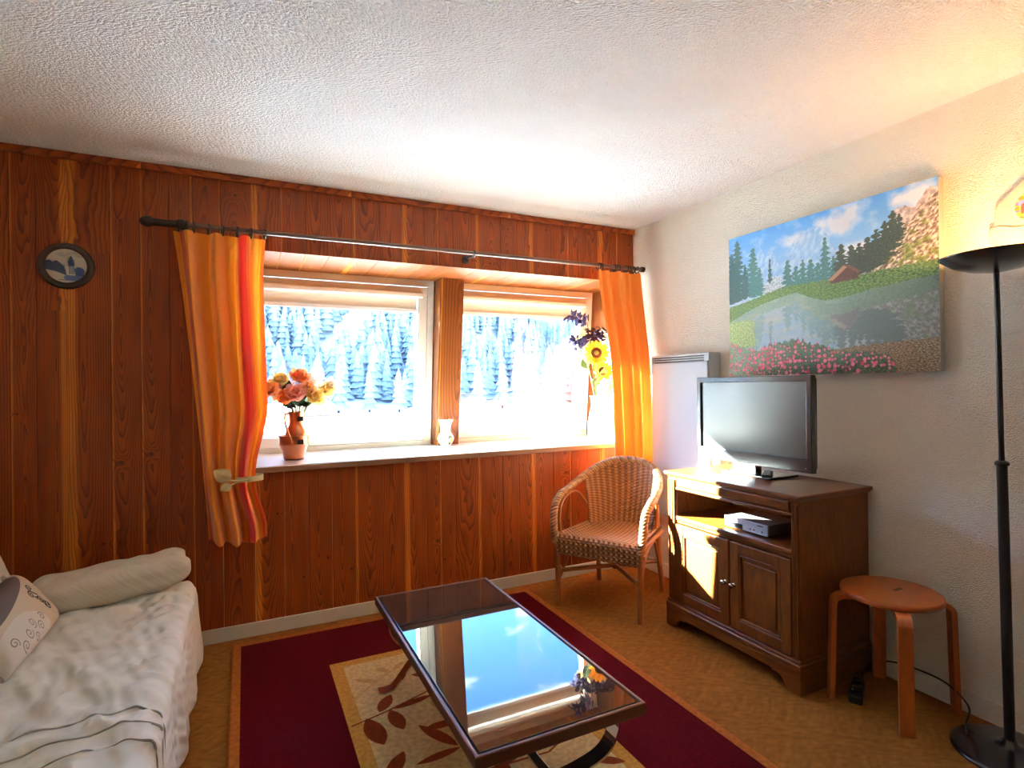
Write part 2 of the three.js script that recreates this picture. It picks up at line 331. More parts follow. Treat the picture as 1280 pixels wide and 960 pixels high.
// ================================================================ OUTSIDE
{
  const GY = -7;
  const ridge = (az) => lerp(14.5, 3.2, sstep(az, 21, 30)) * (1 - 0.25 * sstep(-az, 20, 60)) + 1.2 * n2(az * 0.05, 3) + 0.5 * n2(az * 0.2, 9);
  const height = (az, d) => {   // az in degrees from straight out, d metres
    const el = ridge(az) * sstep(d, 165, 420), base = GY + 1.0 * n2(az * 0.1, d * 0.01) * sstep(d, 60, 140);
    return Math.max(base, 1.3 + d * Math.tan(THREE.MathUtils.degToRad(-2.6 + (el + 2.6) * sstep(d, 170, 420))) * sstep(d, 150, 200) + (1 - sstep(d, 150, 200)) * (GY - 1.3)) + 2.0 * n2b(az * 0.3, d * 0.02) * sstep(d, 180, 240);
  };
  const pt = (az, d, y) => { const a = THREE.MathUtils.degToRad(az); return [-2.5 + d * Math.sin(a), y ?? height(az, d), -d * Math.cos(a)]; };
  const snow = std({ color: rgb(0.80, 0.81, 0.83), roughness: 0.9 });
  const hill = mesh('hillside', sheet((u, v) => { const az = lerp(-85, 85, u), d = 2.5 + 420 * Math.pow(v, 1.5); return pt(az, d); }, 130, 90), snow);
  structure(hill, 'snowy valley floor and hillside seen through the windows', 'terrain');
  // spruces: trunk and drooping tiers of needles, glare painted in as one pale colour
  const R = rng(77), GLARE_PALE = [0.33, 0.40, 0.41];
  const ragged = (g, r, amount) => { const p = g.attributes.position, seen = new Map(); for (let i = 0; i < p.count; i++) { const key = p.getX(i).toFixed(4) + p.getZ(i).toFixed(4); if (!seen.has(key)) seen.set(key, 1 + amount * (r() - 0.5)); p.setX(i, p.getX(i) * seen.get(key)); p.setZ(i, p.getZ(i) * seen.get(key)); } g.computeVertexNormals(); return g; };
  const tiers = (seed) => { const r = rng(seed), l = []; for (let k = 0; k < 6; k++) { const y = 0.10 + k * 0.145, rad = 0.2 * (1 - k * 0.145) + 0.02, n = 11; l.push(ragged(new THREE.ConeGeometry(rad, 0.25, n, 1, true).translate(0, y + 0.125, 0), r, 0.35)); } return l; };
  const needleGeo = merge(tiers(1)), trunkGeo = plain(new THREE.CylinderGeometry(0.012, 0.025, 0.4, 6).translate(0, 0.2, 0));
  const needles = std({ color: rgb(...GLARE_PALE), roughness: 0.9 }), bark = std({ color: rgb(0.10, 0.07, 0.05), roughness: 0.9 });
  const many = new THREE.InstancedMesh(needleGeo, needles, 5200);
  many.name = 'spruce_forest'; scene.add(many); tag(many, 'dense spruce forest covering the far hillside, glare painted into its pale colour', 'forest', undefined, 'stuff');
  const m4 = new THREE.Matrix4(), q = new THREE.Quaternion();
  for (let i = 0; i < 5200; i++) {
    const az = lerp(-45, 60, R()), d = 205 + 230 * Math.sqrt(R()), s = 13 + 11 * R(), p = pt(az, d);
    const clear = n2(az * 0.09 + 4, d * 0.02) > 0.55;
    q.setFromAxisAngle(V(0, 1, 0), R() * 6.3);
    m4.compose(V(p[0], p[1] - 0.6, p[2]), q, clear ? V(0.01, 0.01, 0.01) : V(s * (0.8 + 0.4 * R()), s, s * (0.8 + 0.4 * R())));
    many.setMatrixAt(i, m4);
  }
  for (let i = 0; i < 13; i++) {
    const az = lerp(0, 36, (i + 0.3 * R()) / 13), d = 160 + 40 * R(), s = 11 + 6 * R(), p = pt(az, d);
    const t = new THREE.Group(); t.name = i ? 'spruce_tree_' + String(i).padStart(3, '0') : 'spruce_tree';
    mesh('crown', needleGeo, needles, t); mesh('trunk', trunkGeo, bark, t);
    t.position.set(p[0], p[1] - 0.4, p[2]); t.scale.setScalar(s); t.rotation.y = R() * 6;
    tag(t, 'spruce painted glare-pale at the foot of the wooded hillside', 'tree', 'spruces at the foot of the hillside'); scene.add(t);
  }
  // chalets in the valley
  const chaletWall = std({ color: rgb(0.72, 0.66, 0.58), roughness: 0.9 }), chaletWood = std({ color: rgb(0.30, 0.16, 0.09), roughness: 0.8 }), roofSnow = std({ color: rgb(0.82, 0.80, 0.80), roughness: 0.9 }), dark = std({ color: rgb(0.10, 0.10, 0.12), roughness: 0.3 });
  function chalet(name, az, d, turn, w, label) {
    const p = pt(az, d, GY), c = thing(name, label, 'house', p, turn), h = 4.2, dp = w * 1.1;
    mesh('wall', merge([box(w, h * 0.6, dp, 0, h * 0.3, 0)]), chaletWall, c);
    mesh('timber_storey', boxUV(extrude([[-w / 2, h * 0.6], [w / 2, h * 0.6], [w / 2, h], [0, h + w * 0.28], [-w / 2, h]], dp, 0.01).translate(0, 0, -dp / 2)), chaletWood, c);
    for (const s of [-1, 1]) { const r = mesh('roof_slope', box(w * 0.68, 0.35, dp + 1.4), roofSnow, c); r.position.set(s * w * 0.29, h + w * 0.145 + 0.1, 0); r.rotation.z = -s * Math.atan2(0.28, 0.5); }
    for (let k = 0; k < 3; k++) for (let j = 0; j < 2; j++) mesh('window', rspan(-w * 0.36 + k * w * 0.27, -w * 0.36 + k * w * 0.27 + w * 0.16, 0.8 + j * 2.1, 1.9 + j * 2.1, dp / 2 - 0.02, dp / 2 + 0.06, 0.02), dark, c);
    mesh('balcony', merge([box(w * 0.96, 0.12, 1.0, 0, h * 0.58, dp / 2 + 0.5), box(w * 0.96, 0.7, 0.08, 0, h * 0.66, dp / 2 + 0.98)]), chaletWood, c);
    mesh('chimney', box(0.7, 1.6, 0.7, w * 0.18, h + w * 0.24, -dp * 0.2), chaletWall, c);
  }
  chalet('chalet', 22.5, 78, -0.35, 7, 'snow-roofed chalet behind the right window, next to the post');
  chalet('chalet_001', 30.5, 62, -0.8, 8, 'snow-roofed chalet behind the right window, next to the sunflowers');
  chalet('chalet_002', 5.0, 105, 0.3, 9, 'snow-roofed chalet behind the left window above the bouquet');
  const tr = thing('bare_tree', 'thin leafless tree in the snow behind the right window', 'tree', pt(29, 45, GY));
  mesh('trunk', rod([0, -0.3, 0], [0.2, 6.5, 0], 0.14, 8, 0.05), bark, tr);
  for (let k = 0; k < 9; k++) { const y = 2.5 + k * 0.42, a = k * 2.4; mesh('branch', rod([0.03 * y, y, 0], [0.03 * y + Math.cos(a) * 1.3, y + 1.1, Math.sin(a) * 1.3], 0.04, 6, 0.012), bark, tr); }
}

// ================================================================ RUG
{
  const X0 = -2.625, X1 = -0.945, Z0 = 0.095, Z1 = 2.55, W = X1 - X0, D = Z1 - Z0, S = 600;
  const tex = canvasTexture(Math.round(W * S), Math.round(D * S), (c, w, h) => {
    const px = (x) => (x - X0) * S, pz = (z) => (z - Z0) * S;
    c.fillStyle = '#a25c28'; c.fillRect(0, 0, w, h);
    const b = 0.042 * S; c.fillStyle = '#500912'; c.fillRect(b, b, w - 2 * b, h - 2 * b);
    const bx0 = px(-2.212), bx1 = px(-1.35), by0 = pz(0.53), by1 = pz(2.12);
    c.fillStyle = '#b8843c'; c.fillRect(bx0, by0, bx1 - bx0, by1 - by0);
    c.fillStyle = '#c2a474'; c.fillRect(bx0 + 0.055 * S, by0 + 0.05 * S, bx1 - bx0 - 0.11 * S, by1 - by0 - 0.1 * S);
    const leaf = (x0, z0, x1, z1, wd, col) => {
      const ax = px(x0), ay = pz(z0), bx = px(x1), by = pz(z1), nx = -(by - ay), ny = bx - ax, k = wd;
      c.fillStyle = col; c.beginPath(); c.moveTo(ax, ay);
      c.bezierCurveTo(lerp(ax, bx, 0.3) + nx * k, lerp(ay, by, 0.3) + ny * k, lerp(ax, bx, 0.75) + nx * k, lerp(ay, by, 0.75) + ny * k, bx, by);
      c.bezierCurveTo(lerp(ax, bx, 0.75) - nx * k, lerp(ay, by, 0.75) - ny * k, lerp(ax, bx, 0.3) - nx * k, lerp(ay, by, 0.3) - ny * k, ax, ay); c.fill();
    };
    const stem = (pts, col, lw) => { c.strokeStyle = col; c.lineWidth = lw; c.beginPath(); pts.forEach(([x, z], i) => (i ? c.lineTo(px(x), pz(z)) : c.moveTo(px(x), pz(z)))); c.stroke(); };
    const B = '#7c3418', L = '#b08a58';
    stem([[-2.2, 1.055], [-2.057, 1.018], [-1.84, 0.94], [-1.6, 0.8]], B, 5); stem([[-2.175, 0.885], [-2.04, 0.77], [-1.905, 0.672], [-1.75, 0.60]], L, 4);
    const leaves = [[-2.139, 1.03, -2.112, 1.218, 0.26, B], [-2.043, 1.013, -2.025, 1.162, 0.26, B], [-2.013, 0.904, -2.084, 1.01, 0.28, B], [-2.027, 1.015, -1.861, 0.985, 0.14, B], [-1.969, 1.163, -1.874, 1.343, 0.16, B], [-2.058, 1.285, -2.14, 1.40, 0.26, B], [-2.039, 1.374, -1.87, 1.355, 0.14, B],
      [-2.025, 0.651, -1.974, 0.725, 0.22, L], [-2.131, 0.715, -2.04, 0.776, 0.2, L], [-1.956, 0.711, -1.897, 0.658, 0.22, L]];
    for (const l of leaves) leaf(...l);
    const R = rng(8);   // the same sprig goes on over the part below the table
    for (let k = 0; k < 26; k++) { const x = -2.12 + 0.66 * R(), z = 0.75 + 1.25 * R(); if (x < -1.86 && z < 1.4) continue; const a = R() * 6.3, l = 0.11 + 0.07 * R(); leaf(x, z, x + Math.cos(a) * l, z + Math.sin(a) * l, 0.22, R() < 0.7 ? B : L); }
    stem([[-2.15, 1.6], [-1.9, 1.5], [-1.6, 1.52], [-1.4, 1.42]], B, 5); stem([[-1.7, 2.05], [-1.55, 1.8], [-1.42, 1.72]], B, 5);
    const id = c.getImageData(0, 0, w, h), d = id.data;
    for (let i = 0; i < d.length; i += 4) { const p = i / 4, x = p % w, y = (p / w) | 0, k = 1 + 0.10 * n2(x * 0.5, y * 0.5) + 0.08 * n2b(x * 0.06, y * 0.06); d[i] *= k; d[i + 1] *= k; d[i + 2] *= k; }
    c.putImageData(id, 0, 0);
  });
  const mat = phys({ map: tex, specularIntensity: 0.1, roughness: 1, bumpMap: rep(grain, 5, 7), bumpScale: 0.004 });
  const g = sheet((u, v) => { const e = Math.min(u, 1 - u) * W, f = Math.min(v, 1 - v) * D, m = Math.min(e, f); return [lerp(X0, X1, u), 0.011 * Math.sqrt(clamp(m / 0.006, 0, 1)) + 0.0005, lerp(Z0, Z1, 1 - v)]; }, 280, 400);
  g.attributes.position.needsUpdate = true;
  // canvas rows run from the window side (v = 1) to the viewer
  tag(mesh('rug', g, mat), 'burgundy rug with beige leaf-patterned panel and orange border', 'rug');
}

// ================================================================ COFFEE TABLE
{
  const t = thing('coffee_table', 'low coffee table with dark mirror-like glass top and chrome band legs', 'table', [-1.779, 0, 1.353]);
  const w = 0.534, d = 1.182, y = 0.38;
  const rim = phys({ color: rgb(0.13, 0.05, 0.026), roughness: 0.35, specularIntensity: 0.6, clearcoat: 0.15, clearcoatRoughness: 0.15 });
  const o = [[-w / 2, -d / 2], [w / 2, -d / 2], [w / 2, d / 2], [-w / 2, d / 2]], i = o.map(([a, b]) => [a - Math.sign(a) * 0.012, b - Math.sign(b) * 0.012]);
  mesh('rim', boxUV(extrude(o, 0.036, 0.004, [i.slice().reverse()]).rotateX(Math.PI / 2).translate(0, y, 0)), rim, t, 'reddish-brown wooden rim');
  mesh('gap', boxUV(extrude(i.map(([a, b]) => [a - Math.sign(a) * 0.0005, b - Math.sign(b) * 0.0005]), 0.02, 0.0005).rotateX(Math.PI / 2).translate(0, y - 0.012, 0)), M.black, t, 'dark board under the glass');
  mesh('glass_top', rbox(w - 0.036, 0.008, d - 0.036, 0.002, 0, y - 0.0055, 0), phys({ color: rgb(0.035, 0.022, 0.016), roughness: 0.02, ior: 1.5, clearcoat: 0.5, clearcoatRoughness: 0.01 }), t, 'smoked glass pane');
  const band = (pts, zc) => { const c = curve(pts), n = 40, P = [], wd = 0.05, th = 0.007; return merge([sheetBand(c, n, wd, th, zc)]); };
  for (const zc of [-0.485, 0.485]) {
    const f = new THREE.Group(); f.name = 'leg_frame'; t.add(f);
    mesh('upper_band', band([[-0.235, y - 0.036, 0], [-0.232, 0.27, 0], [-0.19, 0.205, 0], [-0.1, 0.178, 0], [0, 0.172, 0], [0.1, 0.178, 0], [0.19, 0.205, 0], [0.232, 0.27, 0], [0.235, y - 0.036, 0]], zc), M.chrome, f);
    mesh('lower_band', band([[-0.275, 0.016, 0], [-0.235, 0.016, 0], [-0.205, 0.03, 0], [-0.13, 0.115, 0], [-0.06, 0.158, 0], [0, 0.164, 0], [0.06, 0.158, 0], [0.13, 0.115, 0], [0.205, 0.03, 0], [0.235, 0.016, 0], [0.275, 0.016, 0]], zc), M.chrome, f);
    mesh('bolt', new THREE.SphereGeometry(0.008, 12, 8).scale(1, 0.5, 1).translate(0, 0.178, zc + 0.012), M.chrome, f);
  }
  mesh('stretcher', rbox(0.03, 0.008, 0.96, 0.002, 0, 0.186, 0), M.chrome, t, 'chrome bar joining both leg frames');
}
function sheetBand(c, n, wd, th, zc) {   // a flat bar of width wd (along z) bent along the curve c in x and y
  const pos = [], idx = [], p = V(), tg = V();
  for (let k = 0; k <= n; k++) {
    c.getPoint(k / n, p); c.getTangent(k / n, tg); const nx = -tg.y * th / 2, ny = tg.x * th / 2;
    for (const [s, z] of [[1, -wd / 2], [1, wd / 2], [-1, wd / 2], [-1, -wd / 2]]) pos.push(p.x + s * nx, p.y + s * ny, zc + z);
  }
  for (let k = 0; k < n; k++) for (let e = 0; e < 4; e++) { const a = k * 4 + e, b = k * 4 + (e + 1) % 4, q = a + 4, r = b + 4; idx.push(a, b, r, a, r, q); }
  idx.push(0, 2, 1, 0, 3, 2); const e = n * 4; idx.push(e, e + 1, e + 2, e, e + 2, e + 3);
  const g = new THREE.BufferGeometry(); g.setAttribute('position', new THREE.Float32BufferAttribute(pos, 3)); g.setIndex(idx);
  const h = g.toNonIndexed(); h.computeVertexNormals();
  // smooth along the bend: normals from the curve
  return h;
}

// ================================================================ SOFA AND CUSHIONS
const cloth = std({ color: rgb(0.72, 0.69, 0.58), roughness: 0.85, bumpMap: rep(crumple, 0.5, 0.8), bumpScale: 0.030 });
const clothBack = std({ color: rgb(0.58, 0.50, 0.40), roughness: 0.9, bumpMap: rep(weave, 30), bumpScale: 0.0004 });
{
  const s = thing('sofa', 'beige slipcovered sofa bed against the left wall', 'sofa', [-3.13, 0, 1.37]);
  const L = 2.26, W = 0.72;
  const topWave = (x, z) => 0.006 * n2(x * 3 + z * 2.0, z * 4 - x * 3) + 0.004 * n2b(x * 9 - z * 5, z * 8) + 0.016 * Math.pow(Math.max(0, n2(x * 2.2 + 5, z * 3.4 - x * 4)), 2) + 0.014 * (1 - Math.abs(n2b(x * 2.2 - z * 1.5 + 9, z * 4.5 + x * 1.5))) ** 6 + 0.010 * (1 - Math.abs(n2(x * 1.4 + z * 1.1 + 2, z * 5 - x * 2.5))) ** 8;
  const seat = softBox(W, 0.40, L, 0.062, 44, 26, 130, (q, n) => {
    const zz = q.z + L / 2, top = sstep(n.y, 0.3, 0.9), side = sstep(n.x, 0.3, 0.9) + sstep(-n.z, 0.3, 0.9), down = (0.2 - q.y) / 0.4;
    const wr = topWave(q.x, q.z);
    q.addScaledVector(n, wr * (top > 0.1 ? 1 : 0.6));
    if (side > 0.1) { const f = down * down * 0.016 * Math.sin(q.z * 19 + q.x * 23) + down * 0.018; q.x += Math.max(0, n.x) * f; q.z += Math.min(0, n.z) * f; }
    if (n.x > 0.3 && n.z < -0.3) { q.x += 0.02 * down; q.z -= 0.02 * down; }
  });
  mesh('seat_cover', seat.translate(0, 0.222, 0), cloth, s);
  // stitched seams of the quilted cover, running back from the front edge
  for (let k = 0; k < 3; k++) {
    const z0 = [0.02, 0.10, 0.18][k], pts = [];
    for (let i = 0; i <= 30; i++) { const u = i / 30, x = lerp(-0.27, 0.296, u), z = z0 + 0.15 * (1 - u) - 0.02 * Math.sin(u * 3.1); pts.push([x, 0.4225 + topWave(x, z), z]); }
    for (let i = 1; i <= 14; i++) {   // over the rounded front edge and down the valance
      const a = Math.min(i / 8, 1) * Math.PI / 2, drop = Math.max(0, i - 8) * 0.028, x = 0.298 + 0.062 * Math.sin(a), y = 0.36 + 0.062 * Math.cos(a) - drop, z = z0 + 0.004 * i, w = topWave(x, z) * (Math.cos(a) > 0.55 ? 1 : 0.6), down = (0.422 - y) / 0.4;
      const f = sstep(Math.sin(a), 0.3, 0.9) > 0.1 ? down * down * 0.016 * Math.sin(z * 19 + x * 23) + down * 0.018 : 0;
      pts.push([x + Math.sin(a) * (w + f + 0.0005), y + Math.cos(a) * w + 0.0005, z]);
    }
    mesh('seam', tube(pts, 0.003, 120, 6), cloth, s);
  }
  const back = softBox(0.17, 0.52, L, 0.07, 14, 30, 120, (q, n) => q.addScaledVector(n, 0.006 * n2(q.y * 5 + 3, q.z * 3) + 0.003 * n2b(q.y * 12, q.z * 7)));
  const b = mesh('backrest', back, clothBack, s); b.position.set(-0.385, 0.62, 0.06); b.rotation.z = 0.27;
  mesh('base', box(0.6, 0.06, L - 0.1, -0.04, 0.03, 0), M.black, s);
}
{
  // long cushion lying at the window end
  const L = 0.52;
  const g = softBox(L, 0.13, 0.22, 0.045, 60, 16, 28, (q) => {
    const e = Math.abs(q.x) / (L / 2), k = 1 - 0.30 * e ** 6; q.y *= k; q.y += 0.02 * e ** 8;
    q.y += 0.006 * n2(q.x * 8, q.z * 10) + 0.012 * (q.x > 0 ? q.x / L : 0);
    if (Math.abs(q.x) > 0.2) { const c = Math.abs(q.z) / 0.11; q.x += Math.sign(q.x) * 0.02 * c * c * (Math.abs(q.x) - 0.2) / 0.05; }
  });
  const c = mesh('bolster_cushion', g, std({ color: rgb(0.60, 0.51, 0.39), roughness: 0.9, bumpMap: rep(crumple, 2), bumpScale: 0.004 }));
  c.position.set(-3.055, 0.496, 0.385); c.rotation.set(0.05, 0.22, 0.035);
  tag(c, 'plain beige long cushion lying on the sofa under the window wall', 'cushion');
}
{
  const tex = canvasTexture(512, 256, (c, w, h) => {
    c.fillStyle = '#b8a58c'; c.fillRect(0, 0, w, h);
    c.fillStyle = '#c2b8a8'; c.beginPath(); c.ellipse(120, 250, 210, 130, -0.15, 0, 7); c.fill();
    c.fillStyle = '#54433f'; c.beginPath(); c.moveTo(0, 0); c.lineTo(470, 0); c.quadraticCurveTo(330, 78, 0, 112); c.fill();
    const curl = (x, y, r, t0, dir, lw) => { c.lineWidth = lw; c.beginPath(); for (let k = 0; k <= 60; k++) { const a = t0 + dir * k * 0.15, q = r * (1 - k / 70); const X = x + Math.cos(a) * q, Y = y + Math.sin(a) * q; k ? c.lineTo(X, Y) : c.moveTo(X, Y); } c.stroke(); };
    c.strokeStyle = '#242022';
    c.translate(-56, 0); curl(440, 74, 17, 2.2, 1, 6); curl(410, 98, 17, -0.6, -1, 6); curl(436, 138, 20, 3.6, 1, 6); curl(452, 166, 15, 1.0, -1, 5);
    c.lineWidth = 7; c.beginPath(); c.moveTo(414, 114); c.quadraticCurveTo(450, 128, 432, 168); c.quadraticCurveTo(446, 204, 464, 164); c.stroke();
    c.beginPath(); c.moveTo(424, 88); c.lineTo(450, 116); c.moveTo(430, 172); c.lineTo(456, 148); c.stroke();
    c.translate(56, 0); c.strokeStyle = '#77706c'; for (const [x, y, r, t, d] of [[150, 190, 24, 0, 1], [206, 172, 22, 2, -1], [250, 205, 22, 3, 1], [190, 225, 20, 1, -1], [290, 180, 18, 4, 1], [100, 215, 22, 2, 1], [60, 180, 20, 1, -1]]) curl(x, y, r, t, d, 4);
  });
  const t = thing('scroll_cushion', 'small cushion printed with dark scrolls leaning on the sofa back', 'cushion', [-3.215, 0.425, 0.80]);
  const W = 0.50, Hh = 0.235;
  const face = (s) => sheet((u, v) => { const a = 2 * u - 1, b = 2 * v - 1, k = Math.pow(Math.max(0, (1 - a ** 4) * (1 - b ** 4)), 0.45); return [a * W / 2 * (1 - 0.05 * (1 - b * b)), (v) * Hh * 1, s * (0.065 * k + 0.003)]; }, 40, 30, (u, v) => [s > 0 ? u : u, v]);
  const front = face(1), backF = face(-1); backF.setIndex(Array.from(backF.index.array).map((_, i, a) => a[i - (i % 3) + [0, 2, 1][i % 3]])); backF.computeVertexNormals();
  const inner = new THREE.Group(); inner.name = 'pad'; t.add(inner);
  mesh('printed_front', front, std({ map: tex, roughness: 0.9, bumpMap: rep(weave, 6), bumpScale: 0.0004 }), inner);
  mesh('plain_back', backF, clothBack, inner);
  const fr = []; const R = rng(4);
  for (let k = 0; k < 90; k++) { const e = R(), sd = k % 3; const p = sd === 0 ? [W / 2 * 0.97, e * Hh] : sd === 1 ? [-W / 2 * 0.97, e * Hh] : [(e - 0.5) * W, Hh * 0.99]; const dx = sd === 0 ? 0.022 : sd === 1 ? -0.022 : 0, dy = sd === 2 ? 0.018 : -0.004; fr.push(rod([p[0], p[1], 0], [p[0] + dx + 0.006 * (R() - 0.5), p[1] + dy, 0.012 * (R() - 0.5)], 0.0022, 5, 0.001)); }
  mesh('fringe', merge(fr), std({ color: rgb(0.45, 0.36, 0.27), roughness: 1 }), inner).userData.kind = 'stuff';
  inner.rotation.order = 'YXZ'; inner.rotation.set(-0.62, Math.PI / 2, 0.0);
}

// ================================================================ TELEVISION CABINET (front faces -x)
{
  const t = thing('tv_cabinet', 'cherry-stained television cabinet with two panelled doors and open shelf', 'cabinet', [0, 0, 0]);
  const Z0 = 0.885, Z1 = 1.672, XB = -0.015, XF = -0.470, ZM = 1.3075;
  mesh('carcass', merge([
    rspan(XF, XB, 0.10, 0.805, Z0, Z0 + 0.018, 0.002), rspan(XF, XB, 0.10, 0.805, Z1 - 0.018, Z1, 0.002),
    span(XB - 0.008, XB, 0.10, 0.805, Z0 + 0.018, Z1 - 0.018), span(XF + 0.01, XB - 0.008, 0.10, 0.118, Z0 + 0.018, Z1 - 0.018),
    span(XF + 0.005, XB - 0.008, 0.785, 0.803, Z0 + 0.018, Z1 - 0.018),
  ]), M.cherry, t);
  mesh('shelf_board', rspan(XF + 0.004, XB - 0.009, 0.580, 0.596, Z0 + 0.0185, Z1 - 0.0185, 0.002), M.cherryH, t);
  // top with a moulded edge
  const topProf = (o, y0, y1) => rspan(-0.500 - o, -0.004, y0, y1, 0.868 - o, 1.690 + o, 0.006);
  mesh('top', merge([topProf(0, 0.812, 0.832), topProf(-0.012, 0.803, 0.813)]), M.cherryH, t);
  // stiles with flutes
  for (const [a, b] of [[Z0, 0.943], [1.640, Z1]]) {
    const w = b - a, l = [span(XF - 0.012, XF, 0.128, 0.803, a, b)];
    for (let k = 0; k < 3; k++) l.push(rspan(XF - 0.020, XF - 0.011, 0.150, 0.79, a + w * (0.06 + 0.31 * k), a + w * (0.06 + 0.31 * k) + w * 0.26, 0.004));
    mesh('fluted_stile', merge(l), M.cherry, t);
  }
  mesh('top_rail', merge([rspan(XF - 0.010, XF + 0.012, 0.742, 0.803, 0.944, 1.639, 0.003), rspan(XF - 0.020, XF - 0.008, 0.758, 0.800, 0.952, 1.631, 0.005), rspan(XF - 0.016, XF + 0.012, 0.738, 0.750, 0.944, 1.639, 0.004)]), M.cherryH, t);
  mesh('shelf_front', merge([rspan(XF - 0.016, XF + 0.003, 0.575, 0.598, 0.944, 1.639, 0.006), rspan(XF - 0.008, XF + 0.003, 0.560, 0.577, 0.944, 1.639, 0.004)]), M.cherryH, t);
  // doors: stiles, rails, bead and raised field
  const brass = std({ color: rgb(0.30, 0.25, 0.20), roughness: 0.25, metalness: 1 });
  for (const [a, b, kz] of [[0.946, 1.3035, 1.283], [1.3105, 1.637, 1.334]]) {
    const d = new THREE.Group(); d.name = 'door'; t.add(d);
    const y0 = 0.146, y1 = 0.556, s = 0.052, x0 = XF - 0.020, x1 = XF;
    mesh('door_frame', merge([rspan(x0, x1, y0, y1, a, a + s, 0.005), rspan(x0, x1, y0, y1, b - s, b, 0.005), rspan(x0, x1, y0, y0 + s, a + s - 0.004, b - s + 0.004, 0.005), rspan(x0, x1, y1 - s, y1, a + s - 0.004, b - s + 0.004, 0.005)]), M.cherry, d);
    const m = 0.010, A = a + s, B = b - s, C = y0 + s, D = y1 - s;
    mesh('bead', merge([rspan(x0 + 0.002, x1, C, D, A, A + m, 0.004), rspan(x0 + 0.002, x1, C, D, B - m, B, 0.004), rspan(x0 + 0.002, x1, C, C + m, A, B, 0.004), rspan(x0 + 0.002, x1, D - m, D, A, B, 0.004)]), M.cherry, d);
    mesh('panel', merge([span(x1 - 0.009, x1, C, D, A, B), rspan(x1 - 0.014, x1, C + 0.026, D - 0.026, A + 0.026, B - 0.026, 0.004)]), M.cherry, d);
    mesh('knob', lathe([[0, 0.028], [0.008, 0.0275], [0.013, 0.022], [0.012, 0.016], [0.006, 0.011], [0.005, 0.004], [0.010, 0.002], [0.011, 0]], 20).rotateZ(Math.PI / 2).translate(x0, 0.352, kz), brass, d, 'dark pewter knob');
  }
  // plinth: moulding, apron and bracket feet
  mesh('plinth_moulding', merge([rspan(XF - 0.030, XB, 0.100, 0.128, Z0 - 0.012, Z1 + 0.012, 0.008), rspan(XF - 0.022, XB, 0.125, 0.142, Z0 - 0.006, Z1 + 0.006, 0.005)]), M.cherryH, t);
  const za = Z0 - 0.010, zb = Z1 + 0.010, apron = [];
  apron.push([za, 0.102], [za, 0], [za + 0.055, 0]);
  for (let k = 0; k <= 10; k++) { const a = k / 10; apron.push([za + 0.06 + 0.075 * a, 0.05 * Math.sin(a * Math.PI / 2) + 0.012 * Math.sin(a * Math.PI)]); }
  apron.push([za + 0.15, 0.062], [zb - 0.15, 0.062]);
  for (let k = 10; k >= 0; k--) { const a = k / 10; apron.push([zb - 0.06 - 0.075 * a, 0.05 * Math.sin(a * Math.PI / 2) + 0.012 * Math.sin(a * Math.PI)]); }
  apron.push([zb - 0.055, 0], [zb, 0], [zb, 0.102]);
  mesh('bracket_base', merge([boxUV(extrude(apron, 0.02, 0.002).rotateY(-Math.PI / 2).translate(XF - 0.006, 0, 0)), rspan(XF - 0.006, XB, 0.0, 0.102, za, za + 0.018, 0.002), rspan(XF - 0.006, XB, 0, 0.102, zb - 0.018, zb, 0.002)]), M.cherryH, t);
}
// ================================================================ TELEVISION, REMOTE, DECODER
{
  const t = thing('television', 'black flat-screen television standing on the cherry cabinet', 'television', [-0.21, 0.832, 1.222]);
  const w = 0.70, y0 = 0.058, y1 = 0.505, xf = -0.045;
  mesh('back_shell', merge([rbox(0.03, 0.43, 0.68, 0.012, 0.0, 0.282, 0), rbox(0.05, 0.27, 0.46, 0.02, 0.035, 0.25, 0)]), M.black, t);
  const o = [[-w / 2, y0], [w / 2, y0], [w / 2, y1], [-w / 2, y1]], hol = [[-w / 2 + 0.028, y0 + 0.062], [w / 2 - 0.028, y0 + 0.062], [w / 2 - 0.028, y1 - 0.03], [-w / 2 + 0.028, y1 - 0.03]];
  mesh('bezel', extrude(o, 0.034, 0.004, [hol.slice().reverse()]).rotateY(-Math.PI / 2).translate(-0.012, 0, 0), M.blackGloss, t);
  mesh('screen', rspan(xf + 0.010, xf + 0.016, y0 + 0.06, y1 - 0.028, -w / 2 + 0.026, w / 2 - 0.026, 0.001), phys({ color: rgb(0.016, 0.018, 0.018), roughness: 0.27, ior: 1.6, clearcoat: 0.5, clearcoatRoughness: 0.3 }), t, 'switched-off matt grey screen');
  mesh('power_light', new THREE.SphereGeometry(0.0025, 10, 8).translate(xf - 0.0005, y0 + 0.02, w / 2 - 0.03), M.chrome, t);
  mesh('neck', rbox(0.045, 0.09, 0.075, 0.008, 0.0, 0.05, -0.01), M.blackGloss, t);
  mesh('stand', rbox(0.20, 0.012, 0.31, 0.005, 0.035, 0.007, -0.005), M.blackGloss, t, 'glossy black foot plate');
  const r = thing('remote_control', 'black remote control lying in front of the television', 'remote', [-0.285, 0.8445, 1.335], 0.62);
  r.position.set(-0.245, 0.8455, 1.325);
  mesh('casing', rbox(0.15, 0.016, 0.044, 0.006, 0, 0.008, 0), M.black, r);
  const btn = std({ color: rgb(0.10, 0.10, 0.11), roughness: 0.6 }), bg = rbox(0.008, 0.004, 0.008, 0.0015);
  for (let i = 0; i < 8; i++) for (let j = 0; j < 3; j++) mesh('button', bg, btn, r).position.set(-0.06 + i * 0.0165, 0.017, -0.012 + j * 0.012);
}
